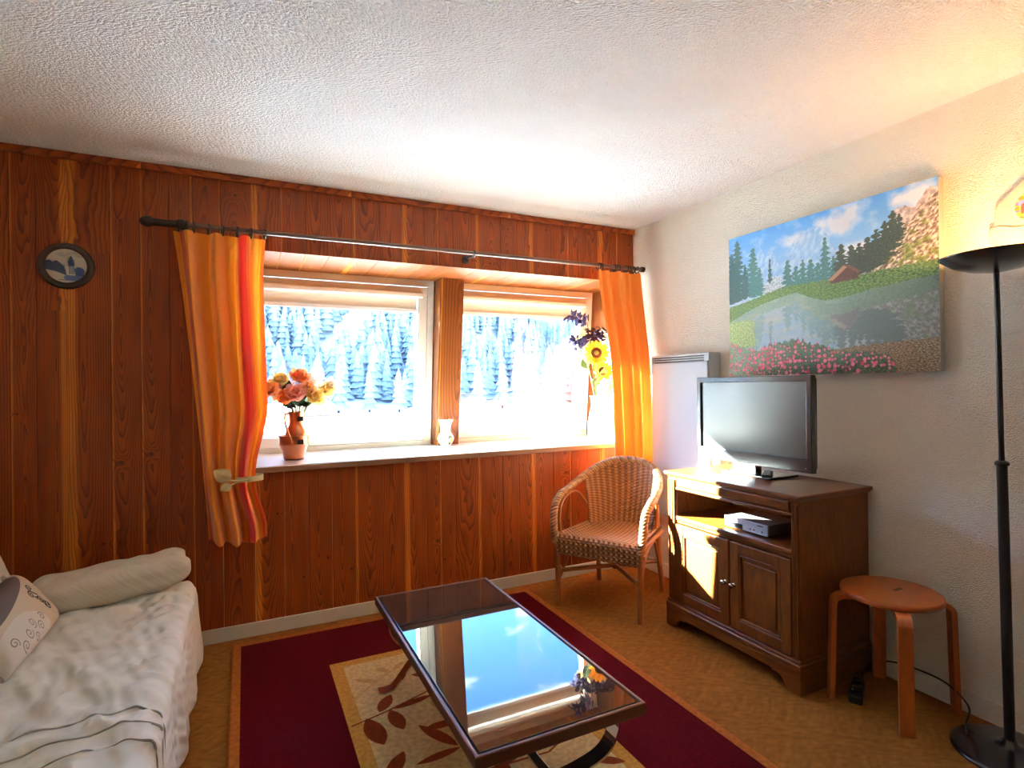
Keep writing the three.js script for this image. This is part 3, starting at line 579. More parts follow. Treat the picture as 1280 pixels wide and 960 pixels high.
{
  const t = thing('decoder_box', 'silver-fronted decoder box on the cabinet shelf', 'decoder', [-0.32, 0.597, 1.348]);
  const silver = std({ color: rgb(0.50, 0.51, 0.55), roughness: 0.35, metalness: 0.5 }), top = std({ color: rgb(0.16, 0.15, 0.15), roughness: 0.45, metalness: 0.3 });
  mesh('casing', rbox(0.20, 0.048, 0.246, 0.002, 0.004, 0.032, 0), top, t, 'dark metal lid and sides');
  mesh('front_panel', rbox(0.010, 0.050, 0.250, 0.002, -0.101, 0.032, 0), silver, t);
  mesh('display_window', rbox(0.003, 0.024, 0.105, 0.001, -0.1062, 0.021, -0.068), M.blackGloss, t);
  for (const z of [0.03, 0.05, 0.095]) mesh('button', cyl(0.004, 0.004, 0.003, 0, 0, 0, 12).rotateZ(Math.PI / 2).translate(-0.105, 0.022, z), M.chrome, t);
  mesh('badge', rbox(0.0014, 0.004, 0.03, 0.0004, -0.1062, 0.047, 0.085), M.black, t);
  for (const [x, z] of [[-0.08, -0.1], [-0.08, 0.1], [0.08, -0.1], [0.08, 0.1]]) mesh('foot', cyl(0.008, 0.008, 0.009, x, 0, z, 12), M.black, t);
}
// ================================================================ RADIATOR
{
  const t = thing('wall_heater', 'tall white electric wall heater in the corner behind the armchair', 'heater', [0, 0, 0]);
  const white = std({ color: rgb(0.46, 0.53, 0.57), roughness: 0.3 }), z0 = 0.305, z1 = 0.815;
  mesh('body', merge([rspan(-0.085, -0.012, 0.44, 1.484, z0, z1, 0.008)]), white, t);
  mesh('front_panel', rspan(-0.103, -0.086, 0.44, 1.437, z0, z1 - 0.012, 0.005), white, t);
  mesh('top_cap', merge([rspan(-0.103, -0.012, 1.474, 1.487, z0, z1, 0.005), rspan(-0.103, -0.086, 1.437, 1.475, z1 - 0.04, z1, 0.004), rspan(-0.103, -0.086, 1.437, 1.475, z0, z0 + 0.012, 0.004)]), white, t);
  for (let k = 0; k < 2; k++) mesh('grille_slat', rspan(-0.100, -0.090, 1.447 + k * 0.014, 1.452 + k * 0.014, z0 + 0.012, z1 - 0.04, 0.001), white, t);
  mesh('grille_back', span(-0.0858, -0.0852, 1.438, 1.474, z0 + 0.012, z1 - 0.04), M.black, t);
  for (const y of [0.6, 1.3]) for (const z of [z0 + 0.1, z1 - 0.16]) mesh('bracket', span(-0.013, 0, y, y + 0.06, z, z + 0.06), white, t);
}
// ================================================================ STOOL
{
  const t = thing('stool', 'round bentwood stool between the cabinet and the floor lamp', 'stool', [-0.212, 0, 1.878]);
  mesh('seat', lathe([[0, 0.462], [0.168, 0.462], [0.176, 0.458], [0.178, 0.450], [0.176, 0.440], [0.170, 0.437], [0, 0.437]], 64), M.birch, t);
  mesh('handhold_mark', rbox(0.05, 0.0012, 0.016, 0.0004, 0.03, 0.4624, 0.01), std({ color: rgb(0.10, 0.045, 0.02), roughness: 0.6 }), t);
  for (const [sx, sz] of [[-1, 1], [-1, -1], [1, 1], [1, -1]]) {
    const a = Math.atan2(0.150, 0.168), r1 = 0.222;
    const g = sheetBand(curve([[0.08, 0.427, 0], [0.15, 0.427, 0], [0.185, 0.423, 0], [0.205, 0.405, 0], [0.209, 0.37, 0], [0.214, 0.2, 0], [r1 - 0.002, 0.0015, 0]]), 40, 0.048, 0.019, 0);
    const l = mesh('leg', boxUV(g), M.birch, t); l.rotation.y = -Math.atan2(sz * 0.150, sx * 0.168);
  }
}
// ================================================================ FLOOR LAMP
{
  const t = thing('floor_lamp', 'black uplighter floor lamp with lit bowl at the right', 'lamp', [-0.180, 0, 2.248]);
  t.quaternion.setFromAxisAngle(V(-0.435, 0, 0.9).normalize(), 0.016); t.position.y = 0.002;
  mesh('base', lathe([[0, 0], [0.160, 0], [0.166, 0.006], [0.164, 0.014], [0.150, 0.020], [0.07, 0.032], [0.045, 0.036], [0.040, 0.040], [0.022, 0.046], [0.018, 0.06], [0, 0.06]], 72), M.blackGloss, t);
  mesh('pole', merge([cyl(0.0155, 0.0155, 0.97, 0, 0.045, 0), cyl(0.0085, 0.0085, 0.672, 0, 1.01, 0)]), M.black, t);
  mesh('collar', lathe([[0.0, 0], [0.02, 0], [0.021, 0.006], [0.019, 0.012], [0.012, 0.016], [0, 0.018]], 24).translate(0, 1.008, 0), M.black, t);
  const bowl = mesh('bowl', lathe([[0.0, 0], [0.02, 0.001], [0.07, 0.010], [0.12, 0.030], [0.158, 0.060], [0.162, 0.064], [0.157, 0.064], [0.118, 0.036], [0.07, 0.017], [0.0, 0.010]], 72).translate(0, 1.676, 0), M.blackGloss, t);
  mesh('reflector', lathe([[0.0, 0.0112], [0.07, 0.0182], [0.117, 0.0372], [0.150, 0.061]], 64).translate(0, 1.676, 0), std({ color: rgb(0.75, 0.75, 0.75), roughness: 0.4, side: THREE.DoubleSide }), t, 'white enamelled inside of the bowl');
  mesh('lamp_holder', cyl(0.02, 0.02, 0.014, 0, 1.688, 0, 20), M.white, t);
  mesh('bulb', new THREE.CapsuleGeometry(0.008, 0.06, 6, 14).rotateX(Math.PI / 2).translate(0, 1.714, 0), std({ color: rgb(1, 0.9, 0.7), emissive: rgb(1, 0.72, 0.40), emissiveIntensity: 12 }), t, 'glowing halogen bulb');
  const l = new THREE.PointLight(rgb(1, 0.50, 0.16), 0.68);
  l.name = 'lamp_light'; l.position.set(0, 1.714, 0); l.castShadow = true; l.shadow.radius = 0.8; t.add(l);
}
{
  const c = mesh('lamp_cord', tube([[-0.22, 0.030, 2.14], [-0.165, 0.034, 2.11], [-0.10, 0.07, 2.09], [-0.055, 0.10, 2.0], [-0.035, 0.10, 1.90], [-0.03, 0.085, 1.78], [-0.06, 0.05, 1.70], [-0.16, 0.008, 1.72], [-0.22, 0.006, 1.76]], 0.0035, 90, 8), M.black);
  tag(c, 'thin black cord running along the wall behind the stool', 'cord');
  const s = thing('power_strip', 'black power strip on the carpet under the stool', 'power strip', [-0.275, 0, 1.775], 0.5);
  mesh('casing', rbox(0.17, 0.034, 0.05, 0.008, 0, 0.018, 0), M.black, s);
  mesh('plug', rbox(0.035, 0.03, 0.036, 0.008, -0.03, 0.048, 0), M.blackGloss, s);
  mesh('plug', rbox(0.03, 0.022, 0.032, 0.008, 0.04, 0.044, 0), M.blackGloss, s);
  const wcord = mesh('heater_cord', tube([[-0.03, 0.43, 0.78], [-0.03, 0.30, 0.80], [-0.04, 0.18, 0.77], [-0.08, 0.09, 0.72], [-0.06, 0.16, 0.62], [-0.03, 0.22, 0.50], [-0.03, 0.20, 0.36]], 0.004, 70, 8), M.white);
  tag(wcord, 'white cable hanging below the heater in the corner', 'cord');
}
// ================================================================ WICKER ARMCHAIR (front faces local +z)
{
  const t = thing('wicker_armchair', 'honey-coloured wicker armchair in the corner under the window', 'chair', [-0.545, 0, 0.472], Math.atan2(-0.85, 0.52));
  const cane = phys({ color: rgb(0.30, 0.10, 0.022), roughness: 0.4, clearcoat: 0.35, clearcoatRoughness: 0.25 });
  const wick = std({ vertexColors: true, roughness: 0.55 });
  const fw = 0.262, zf = 0.255;
  const half = [[fw, 0.37, zf], [fw + 0.012, 0.48, zf + 0.004], [fw + 0.016, 0.575, zf - 0.02], [fw + 0.020, 0.628, zf - 0.09], [fw + 0.015, 0.655, 0.06], [fw - 0.005, 0.70, -0.08], [0.195, 0.765, -0.205], [0.10, 0.805, -0.262]];
  const rimPts = [...half, [0, 0.815, -0.28], ...half.slice().reverse().map(([x, y, z]) => [-x, y, z])];
  const rim = curve(rimPts);
  // plaited rim: three strands wound about the path
  const strand = (ph) => { const F = rim.computeFrenetFrames(260, false), P = []; for (let i = 0; i <= 260; i++) { const u = i / 260, a = ph + u * 2 * Math.PI * 34, p = rim.getPointAt(u); p.addScaledVector(F.normals[i], Math.cos(a) * 0.0125).addScaledVector(F.binormals[i], Math.sin(a) * 0.0125); P.push(p); } return new THREE.TubeGeometry(new THREE.CatmullRomCurve3(P), 900, 0.0115, 6); };
  const pale = std({ color: rgb(0.33, 0.155, 0.05), roughness: 0.5 }), mid = std({ color: rgb(0.23, 0.10, 0.035), roughness: 0.5 });
  const rimPart = new THREE.Group(); rimPart.name = 'plaited_rim'; t.add(rimPart);
  mesh('strand', strand(0), pale, rimPart); mesh('strand', strand(2.09), mid, rimPart); mesh('strand', strand(4.19), pale, rimPart);
  // woven sheet: weavers pass over and under the stakes
  function woven(P, N, ncol, nrow, amp, thick) {
    const nu = ncol * 4, nv = nrow * 4, mk = (s) => sheet((u, v) => {
      const p = P(u, v), n = N(u, v), row = Math.floor(v * nrow - 1e-6), wv = Math.cos(Math.PI * u * ncol) * (row & 1 ? 1 : -1), ridge = Math.abs(Math.sin(Math.PI * v * nrow));
      const h = s * (thick / 2) + amp * wv + s * amp * 0.9 * ridge; return [p[0] + n[0] * h, p[1] + n[1] * h, p[2] + n[2] * h];
    }, nu, nv);
    const f = mk(1), b = mk(-1); b.setIndex(Array.from(b.index.array).map((_, i, a) => a[i - (i % 3) + [0, 2, 1][i % 3]])); b.computeVertexNormals();
    for (const g of [f, b]) {
      const c = new Float32Array(g.attributes.position.count * 3); let k = 0;
      for (let j = 0; j <= nv; j++) for (let i = 0; i <= nu; i++) { const col = Math.floor((i + 2) / 4), row = Math.floor(Math.min(j, nv - 1) / 4), a = (col & 1) ? 1 : 0.55, z = a * (0.9 + 0.2 * (0.5 + 0.5 * n2(row * 0.7, col * 0.3))); c[k++] = 0.33 * z; c[k++] = 0.125 * z; c[k++] = 0.03 * z; }
      g.setAttribute('color', new THREE.BufferAttribute(c, 3));
    }
    const g = mergeGeometries([f, b]); return g;
  }
  // back: from the seat up to the rim
  const arc = (u) => { const a = lerp(-1.12, 1.12, u); return [Math.sin(a), Math.cos(a)]; };
  const rimAt = (u) => { const a = lerp(0.315, 0.685, 1 - u); return rim.getPointAt(a); };
  const backP = (u, v) => { const r = rimAt(u), [sx, cz] = arc(u), b = [0.232 * sx * 0.96, 0.405, -0.21 * cz + 0.0]; const k = v, bow = Math.sin(v * Math.PI) * 0.02; return [lerp(b[0], r.x * 0.97, k), lerp(b[1], r.y - 0.012, k), lerp(b[2], r.z + 0.006, k) - bow * cz]; };
  const backN = (u) => { const [sx, cz] = arc(u); return [-sx, 0.1, cz]; };
  mesh('woven_back', woven(backP, backN, 30, 40, 0.0032, 0.006), wick, t);
  // seat: flat top that rolls down over the front rail
  const seatW = (z) => lerp(0.225, 0.262, clamp((z + 0.22) / 0.47, 0, 1));
  const seatP = (u, v) => { const top = 0.76, s = 2 * u - 1; if (v < top) { const k = v / top, z = lerp(-0.215, 0.235, k); return [s * seatW(z), 0.42 - 0.018 * (1 - s * s) * Math.sin(k * 3.1), z]; } const a = (v - top) / (1 - top), r = 0.03; const ang = Math.min(1, a / 0.35) * Math.PI / 2; const y = 0.42 - r * (1 - Math.cos(ang)) - Math.max(0, a - 0.35) / 0.65 * 0.085, z = 0.235 + r * Math.sin(ang); return [s * 0.262, y, z - Math.max(0, a - 0.35) * 0.01]; };
  const seatN = (u, v) => { const a = clamp((v - 0.76) / 0.24 / 0.35, 0, 1) * Math.PI / 2; return [0, Math.cos(a), Math.sin(a)]; };
  mesh('woven_seat', woven(seatP, seatN, 34, 40, 0.0032, 0.006), wick, t);
  mesh('seat_frame', merge([rod([-0.25, 0.345, 0.25], [0.25, 0.345, 0.25], 0.013), rod([-0.255, 0.39, 0.24], [-0.225, 0.395, -0.21], 0.014), rod([0.255, 0.39, 0.24], [0.225, 0.395, -0.21], 0.014), rod([-0.22, 0.395, -0.2], [0.22, 0.395, -0.2], 0.014)]), cane, t);
  for (const s of [-1, 1]) {
    mesh('leg', merge([rod([s * 0.25, 0, 0.252], [s * 0.257, 0.395, 0.250], 0.0165, 16, 0.0155), rod([s * 0.249, 0.205, 0.252], [s * 0.250, 0.235, 0.252], 0.019, 16)]), cane, t);
    mesh('leg', merge([rod([s * 0.215, 0, -0.262], [s * 0.205, 0.20, -0.225], 0.0165), rod([s * 0.205, 0.20, -0.225], [s * 0.20, 0.56, -0.20], 0.0155)]), cane, t);
    mesh('arm_loop', tube([[s * 0.248, 0.40, 0.215], [s * 0.256, 0.52, 0.215], [s * 0.262, 0.60, 0.16], [s * 0.262, 0.632, 0.06], [s * 0.250, 0.62, -0.03], [s * 0.228, 0.52, -0.12], [s * 0.215, 0.42, -0.145]], 0.0075, 60, 8), cane, t);
    mesh('side_brace', tube([[s * 0.245, 0.16, 0.245], [s * 0.236, 0.26, 0.16], [s * 0.235, 0.34, 0.10], [s * 0.24, 0.38, 0.0]], 0.009, 30, 8), cane, t);
    mesh('back_brace', tube([[s * 0.207, 0.15, -0.235], [s * 0.212, 0.27, -0.16], [s * 0.222, 0.36, -0.09], [s * 0.228, 0.385, 0.0]], 0.009, 30, 8), cane, t);
    mesh('stretcher', rod([s * 0.25, 0.205, 0.25], [-s * 0.205, 0.205, -0.225], 0.0125), cane, t);
  }
  mesh('stretcher_binding', new THREE.SphereGeometry(0.022, 14, 10).scale(1, 0.7, 1).translate(0.01, 0.205, 0.01), cane, t);
}

// ================================================================ CURTAIN ROD AND CURTAINS
const RODY = 2.105, RODZ = 0.115;
{
  const t = thing('curtain_rod', 'dark wooden curtain rod with ball end above both windows', 'curtain rod', [0, 0, 0]);
  mesh('pole', rod([-2.93, RODY, RODZ], [-0.022, RODY + 0.008, RODZ], 0.0115, 20), M.rodWood, t);
  mesh('sleeve', rod([-2.94, RODY, RODZ], [-2.82, RODY, RODZ], 0.0165, 20), M.iron, t);
  mesh('finial', lathe([[0, -0.03], [0.012, -0.028], [0.024, -0.012], [0.026, 0], [0.024, 0.012], [0.014, 0.026], [0.013, 0.05], [0.018, 0.055], [0, 0.056]], 28).rotateZ(-Math.PI / 2).translate(-2.965, RODY, RODZ), M.iron, t, 'turned ball finial');
  mesh('knob', lathe([[0, 0], [0.02, 0.002], [0.025, 0.014], [0.025, 0.03], [0.018, 0.044], [0, 0.045]], 28).rotateZ(-Math.PI / 2).translate(-2.845, RODY, RODZ), M.iron, t);
  for (const x of [-2.80, -1.295]) mesh('bracket', merge([rod([x, RODY - 0.004, 0], [x, RODY - 0.004, RODZ], 0.008, 12), new THREE.TorusGeometry(0.0165, 0.006, 10, 24).rotateY(Math.PI / 2).translate(x, RODY, RODZ), lathe([[0, 0], [0.024, 0], [0.022, 0.006], [0.01, 0.012], [0, 0.012]], 20).rotateX(Math.PI / 2).translate(x - 0.012, RODY - 0.015, 0.001)]), M.iron, t);
  mesh('end_socket', rod([-0.024, RODY + 0.008, RODZ], [-0.002, RODY + 0.008, RODZ], 0.019, 18), M.iron, t);
}
const curtainTex = canvasTexture(1024, 64, (c, w, h) => {
  const bands = [[0, '#f08c1c'], [0.05, '#dc480c'], [0.11, '#fa9620'], [0.665, '#f48a18'], [0.69, '#e0240a'], [0.785, '#f07012'], [0.81, '#ffa830'], [0.90, '#f88a1c'], [0.95, '#ee6012'], [1, '#ee6012']];
  for (let x = 0; x < w; x++) { const u = x / w; let k = 0; while (k < bands.length - 2 && u >= bands[k + 1][0]) k++; c.fillStyle = bands[k][1]; c.fillRect(x, 0, 1, h); }
  const id = c.getImageData(0, 0, w, h), d = id.data; for (let i = 0; i < d.length; i += 4) { const q = 1 + 0.05 * n2((i / 4 % w) * 0.4, Math.floor(i / 4 / w) * 0.7); d[i] *= q; d[i + 1] *= q; d[i + 2] *= q; } c.putImageData(id, 0, 0);
});
const curtainMat = phys({ map: curtainTex, roughness: 0.95, transmission: 0.34, thickness: 0, bumpMap: rep(weave, 60, 40), bumpScale: 0.0005, side: THREE.DoubleSide });
const curtainPlain = phys({ color: rgb(0.86, 0.25, 0.035), roughness: 0.95, transmission: 0.07, thickness: 0, bumpMap: rep(weave, 40, 40), bumpScale: 0.0005, side: THREE.DoubleSide });
function curtainRing(x, y, z) { return merge([new THREE.TorusGeometry(0.021, 0.0042, 8, 24).rotateY(Math.PI / 2 + 0.25).translate(x, y - 0.006, z), new THREE.SphereGeometry(0.006, 8, 6).translate(x, y - 0.031, z)]); }
function curtainSurface(edge, fold, top, bottom, nu, nv) {
  const front = sheet((u, v) => { const [xl, xr, zc, sp] = edge(v), y = lerp(top, bottom(u), v); return [lerp(xl, xr, u) + 0.006 * Math.sin(u * 23 + v * 3), y, zc + fold(u, v) * sp]; }, nu, nv, (u, v) => [u, 1 - v]);
  return front;
}
{
  const t = thing('curtain', 'orange striped curtain tied back at the left of the windows', 'curtain', [0, 0, 0]);
  const tie = 0.80, xlAt = (v) => (v < tie ? lerp(-2.862, -2.745, Math.pow(v / tie, 0.9)) : lerp(-2.745, -2.722, (v - tie) / (1 - tie))), xrAt = (v) => (v < 0.12 ? lerp(-2.445, -2.458, v / 0.12) : v < 0.55 ? lerp(-2.458, -2.447, (v - 0.12) / 0.43) : v < tie ? lerp(-2.447, -2.512, sstep(v, 0.55, tie)) : lerp(-2.512, -2.462, sstep(v, tie, 0.97)));
  const fold = (u, v) => { const g = sstep(v, 0, 0.06) * 0.3 + 0.7; const w = u + 0.03 * Math.sin(v * 4); const q = Math.sin(w * 2 * Math.PI * 3.35 - 1.9); return g * (1.1 * Math.sign(q) * Math.pow(Math.abs(q), 0.75) + 0.18 * Math.sin(w * 2 * Math.PI * 6.7 + 1.2) + 0.2 * n2(u * 3, v * 2)); };
  const g = curtainSurface((v) => [xlAt(v), xrAt(v), RODZ - 0.004 + 0.015 * sstep(v, 0.1, 0.6), lerp(0.034, 0.042, v) * (1 - 0.45 * Math.exp(-(((v - tie) / 0.06) ** 2)))], fold, RODY - 0.028, (u) => 0.552 - 0.022 * Math.sin(u * 3.0) + 0.005 * Math.sin(u * 26) - 0.012 * u, 150, 110);
  mesh('cloth', g, curtainMat, t);
  for (let k = 0; k < 7; k++) mesh('ring', curtainRing(-2.835 + k * 0.0635, RODY, RODZ), M.iron, t);
}
{
  const t = thing('curtain_001', 'orange curtain hanging in the corner beside the heater', 'curtain', [0, 0, 0]);
  const xl = (v) => -0.400 + 0.045 * sstep(v, 0.02, 0.42) + 0.022 * sstep(v, 0.35, 0.85), xr = (v) => lerp(-0.035, -0.018, v);
  const fold = (u, v) => Math.sin(u * 2 * Math.PI * 4.3 + 1.3 + 0.35 * v) * 0.75 + 0.35 * Math.sin(u * 2 * Math.PI * 2.1 + 0.5);
  const g = curtainSurface((v) => [xl(v), xr(v), lerp(RODZ, 0.172, sstep(v, 0, 0.5)), lerp(0.026, 0.032, v)], fold, RODY - 0.024, (u) => 0.55 + 0.008 * Math.sin(u * 28), 140, 90);
  const p = g.attributes.position; for (let i = 0; i < p.count; i++) { const u = clamp((p.getX(i) + 0.37) / 0.35, 0, 1), v = clamp((2.08 - p.getY(i)) / 1.5, 0, 1); p.setZ(i, p.getZ(i) + 0.055 * u * Math.sqrt(v)); }
  g.computeVertexNormals();
  mesh('cloth', g, curtainPlain, t);
  for (const x of [-0.385, -0.368, -0.262, -0.245, -0.225, -0.155, -0.135, -0.095, -0.06]) mesh('ring', curtainRing(x, RODY + 0.006, RODZ), M.iron, t);
}
{
  const t = thing('curtain_tieback', 'cream leaf-shaped tieback clasped around the left curtain', 'tieback', [0, 0, 0]);
  const m = std({ color: rgb(0.58, 0.44, 0.20), roughness: 0.45 }), yb = 0.852, z = 0.178;
  mesh('band', sheetBand(curve([[-2.600, 0, 0.178], [-2.53, 0, 0.172], [-2.486, 0, 0.152], [-2.474, 0, 0.115], [-2.488, 0, 0.075], [-2.53, 0, 0.062], [-2.60, 0, 0.062]].map(([x, , zz]) => [x, zz, 0])), 40, 0.026, 0.004, 0).rotateX(Math.PI / 2).scale(1, 1, 1).translate(0, yb, 0), m, t);
  mesh('twig', tube([[-2.535, yb + 0.004, z + 0.004], [-2.58, yb - 0.002, z + 0.010], [-2.63, yb + 0.006, z + 0.012]], 0.004, 20, 8), m, t);
  mesh('twig', tube([[-2.585, yb - 0.002, z + 0.010], [-2.605, yb - 0.014, z + 0.011], [-2.625, yb - 0.022, z + 0.011]], 0.0035, 16, 8), m, t);
  mesh('bead', new THREE.SphereGeometry(0.014, 16, 12).scale(1, 1, 0.6).translate(-2.533, yb + 0.003, z + 0.003), m, t);
  const leaf = (L, W, x, y, a) => { const g = sheet((u, v) => { const s = 2 * v - 1, hw = W * Math.pow(Math.sin(Math.PI * Math.pow(u, 0.8)), 0.8), k = 1 - s * s; return [u * L, s * hw, 0.010 * Math.sqrt(k) * Math.sin(Math.PI * u) + (Math.abs(s) < 0.12 ? -0.002 : 0)]; }, 24, 16); return g.rotateZ(a).translate(x, y, z + 0.008); };
  mesh('leaf', leaf(0.088, 0.036, -2.622, yb + 0.006, Math.PI - 0.62), m, t); mesh('leaf', leaf(0.056, 0.022, -2.618, yb - 0.018, Math.PI + 0.45), m, t);
}
// ================================================================ FLOWERS AND VASES ON THE SILL
function petalGeo(L, W, cup, curl) { return sheet((u, v) => { const s = 2 * v - 1, w = W * Math.pow(Math.sin(Math.PI * clamp(u * 0.86 + 0.07, 0, 1)), 0.7); return [s * w, u * L * Math.cos(curl * u) , cup * (1 - s * s * 0.7) * -1 + L * u * Math.sin(curl * u)]; }, 5, 6); }
function roseGeo(r, seed) {   // layered bloom opening upwards (+y)
  const R = rng(seed), l = [];
  for (const [n, tilt, L, off] of [[3, 0.15, 0.62, 0.06], [5, 0.42, 0.78, 0.12], [6, 0.80, 0.92, 0.16], [7, 1.2, 1.0, 0.18]]) for (let k = 0; k < n; k++) {
    const g = petalGeo(r * L, r * 0.42, r * 0.14, -0.35); g.rotateX(tilt + 0.15 * (R() - 0.5)).translate(0, 0, r * off * 0.5).rotateY((k + off * 5 + R() * 0.25) / n * Math.PI * 2); l.push(g);
  }
  return merge(l);
}
const leafGreen = phys({ color: rgb(0.05, 0.12, 0.05), roughness: 0.6 }), stemGreen = std({ color: rgb(0.07, 0.13, 0.04), roughness: 0.7 });
const leafGeo = sheet((u, v) => { const s = 2 * v - 1, w = 0.34 * Math.sin(Math.PI * Math.pow(u, 0.75)); return [s * w, u, 0.12 * Math.abs(s) * w - 0.25 * u * u]; }, 6, 10);
function flower(name, label, category, group, foot, head, geo, m, extra) {
  const f = thing(name, label, category, foot, 0, group), F = V(...foot), D = V(...head).sub(F);
  const k = D.clone().multiplyScalar(0.5).add(V(0, 0.05, 0));
  mesh('stem', tube([[0, 0, 0], k.toArray(), D.toArray()], 0.0028, 24, 6), stemGreen, f);
  const b = mesh('bloom', geo, m, f); b.position.copy(D);
  const dir = extra?.face ? V(...extra.face).normalize() : D.clone().setY(D.y * 0.55 + 0.05).normalize();
  b.quaternion.setFromUnitVectors(V(0, 1, 0), dir);
  return { f, b, D };
}
const POT = [-2.30, SY, -0.22];
{
  const t = thing('copper_pot', 'copper pot with tall neck holding flowers on the window sill', 'vase', POT);
  const cu = std({ color: rgb(0.52, 0.17, 0.07), roughness: 0.28, metalness: 0.85 });
  mesh('bowl', lathe([[0, 0.002], [0.052, 0.002], [0.060, 0.010], [0.058, 0.016], [0.066, 0.05], [0.079, 0.085], [0.082, 0.092], [0.080, 0.098], [0.082, 0.13], [0.086, 0.138], [0.083, 0.142], [0.078, 0.136], [0.076, 0.10], [0.06, 0.05], [0, 0.02]], 56), cu, t);
  mesh('neck', lathe([[0.0, 0.022], [0.05, 0.06], [0.062, 0.12], [0.062, 0.15], [0.052, 0.178], [0.040, 0.195], [0.036, 0.215], [0.037, 0.24], [0.042, 0.272], [0.045, 0.276], [0.041, 0.276], [0.034, 0.24], [0.033, 0.215], [0.02, 0.19], [0, 0.18]], 48).translate(0.014, 0, -0.008), cu, t);
  mesh('handle', tube([[-0.026, 0.268, 0.02], [-0.048, 0.262, 0.045], [-0.050, 0.22, 0.062], [-0.038, 0.17, 0.072], [-0.024, 0.13, 0.078], [-0.018, 0.10, 0.082]], 0.0055, 40, 8), cu, t);
  for (const [x, y, z] of [[0.03, 0.105, 0.077], [0.033, 0.235, 0.03]]) mesh('plate', rbox(0.035, 0.028, 0.006, 0.002, x, y, z), M.iron, t, 'dark square painted in for a reflection');  // dark squares stand in for reflections on the copper
  const G = [roseGeo(0.074, 1), roseGeo(0.066, 2)], col = (c) => phys({ color: c, roughness: 0.8, transmission: 0.5, thickness: 0, side: THREE.DoubleSide });
  const peach = col(rgb(0.90, 0.46, 0.20)), pink = col(rgb(0.90, 0.48, 0.38)), orange = col(rgb(0.90, 0.36, 0.12)), yellow = col(rgb(0.92, 0.72, 0.28)), cream = col(rgb(0.92, 0.82, 0.66));
  const B = [['peach rose at the far left of the copper pot bouquet', -0.125, 0.405, 0.02, peach], ['cream-yellow rose at the upper left of the copper pot bouquet', -0.065, 0.462, -0.01, yellow], ['orange daisy-like rose at the top of the copper pot bouquet', 0.03, 0.478, 0.0, orange], ['bright orange rose low at the left front of the bouquet', -0.055, 0.365, 0.06, orange], ['pink rose at the front middle of the copper pot bouquet', 0.0, 0.385, 0.07, pink], ['coral rose at the centre right of the copper pot bouquet', 0.065, 0.41, 0.03, peach], ['golden yellow rose at the right front of the bouquet', 0.105, 0.36, 0.055, yellow], ['pale yellow rose at the far right of the bouquet', 0.165, 0.40, 0.0, yellow], ['cream rose behind the others in the copper pot bouquet', 0.09, 0.45, -0.06, cream], ['white rose at the upper right edge of the bouquet', 0.20, 0.43, -0.03, cream], ['pale pink rose at the back left of the bouquet', -0.04, 0.42, -0.07, pink]];
  B.forEach(([label, x, y, z, m], i) => {
    const { f, D } = flower(i ? 'rose_' + String(i).padStart(3, '0') : 'rose', label, 'flower', 'roses in the copper pot', [POT[0] + 0.014 + x * 0.08, SY + 0.215, POT[2] - 0.008 + z * 0.1], [POT[0] + x, SY + y - 0.022, POT[2] + z], G[i % 2], m, { face: [x * 2.2, 0.55, 0.45 + z * 4] });
    for (let k = 0; k < 3; k++) { const l = mesh('leaf', leafGeo, leafGreen, f); l.position.copy(D).multiplyScalar(0.28 + 0.16 * k).add(V(0, 0.04, 0)); l.scale.setScalar(0.085); l.rotation.set(0.9, i * 1.3 + k * 2.6, 0, 'YXZ'); }
  });
}
{
  const tex = canvasTexture(512, 256, (c, w, h) => {
    c.fillStyle = '#efe6d4'; c.fillRect(0, 0, w, h);
    const R = rng(6), spot = (x, y, r, col) => { c.fillStyle = col; c.beginPath(); c.arc(x, y, r, 0, 7); c.fill(); };
    for (const cx of [120, 376]) {
      for (let k = 0; k < 16; k++) { const a = k * 0.4; spot(cx + Math.cos(a) * 26, 190 + Math.sin(a) * 22, 9, ['#3a4a5a', '#46603c', '#2e3a52', '#6a7a44'][k % 4]); }
      spot(cx + 4, 190, 13, '#e0a030'); spot(cx - 4, 198, 7, '#c8602a');
      for (let k = 0; k < 14; k++) spot(cx + (R() - 0.5) * 26, 60 + k * 6, 5 + 2 * R(), ['#b8504a', '#5a6a4a', '#40506a', '#c88a5a'][k % 4]);
    }
  });
  const t = thing('painted_vase', 'small white flower-painted vase in front of the window post', 'vase', [-1.298, SY, -0.436], 2.0);
  mesh('body', lathe([[0, 0.001], [0.034, 0.001], [0.036, 0.006], [0.044, 0.02], [0.055, 0.042], [0.0555, 0.056], [0.048, 0.075], [0.036, 0.090], [0.032, 0.105], [0.034, 0.13], [0.042, 0.158], [0.053, 0.180], [0.051, 0.182], [0.039, 0.16], [0.030, 0.12], [0.03, 0.10], [0, 0.09]], 48), phys({ map: tex, roughness: 0.2, clearcoat: 0.6 }), t);
}
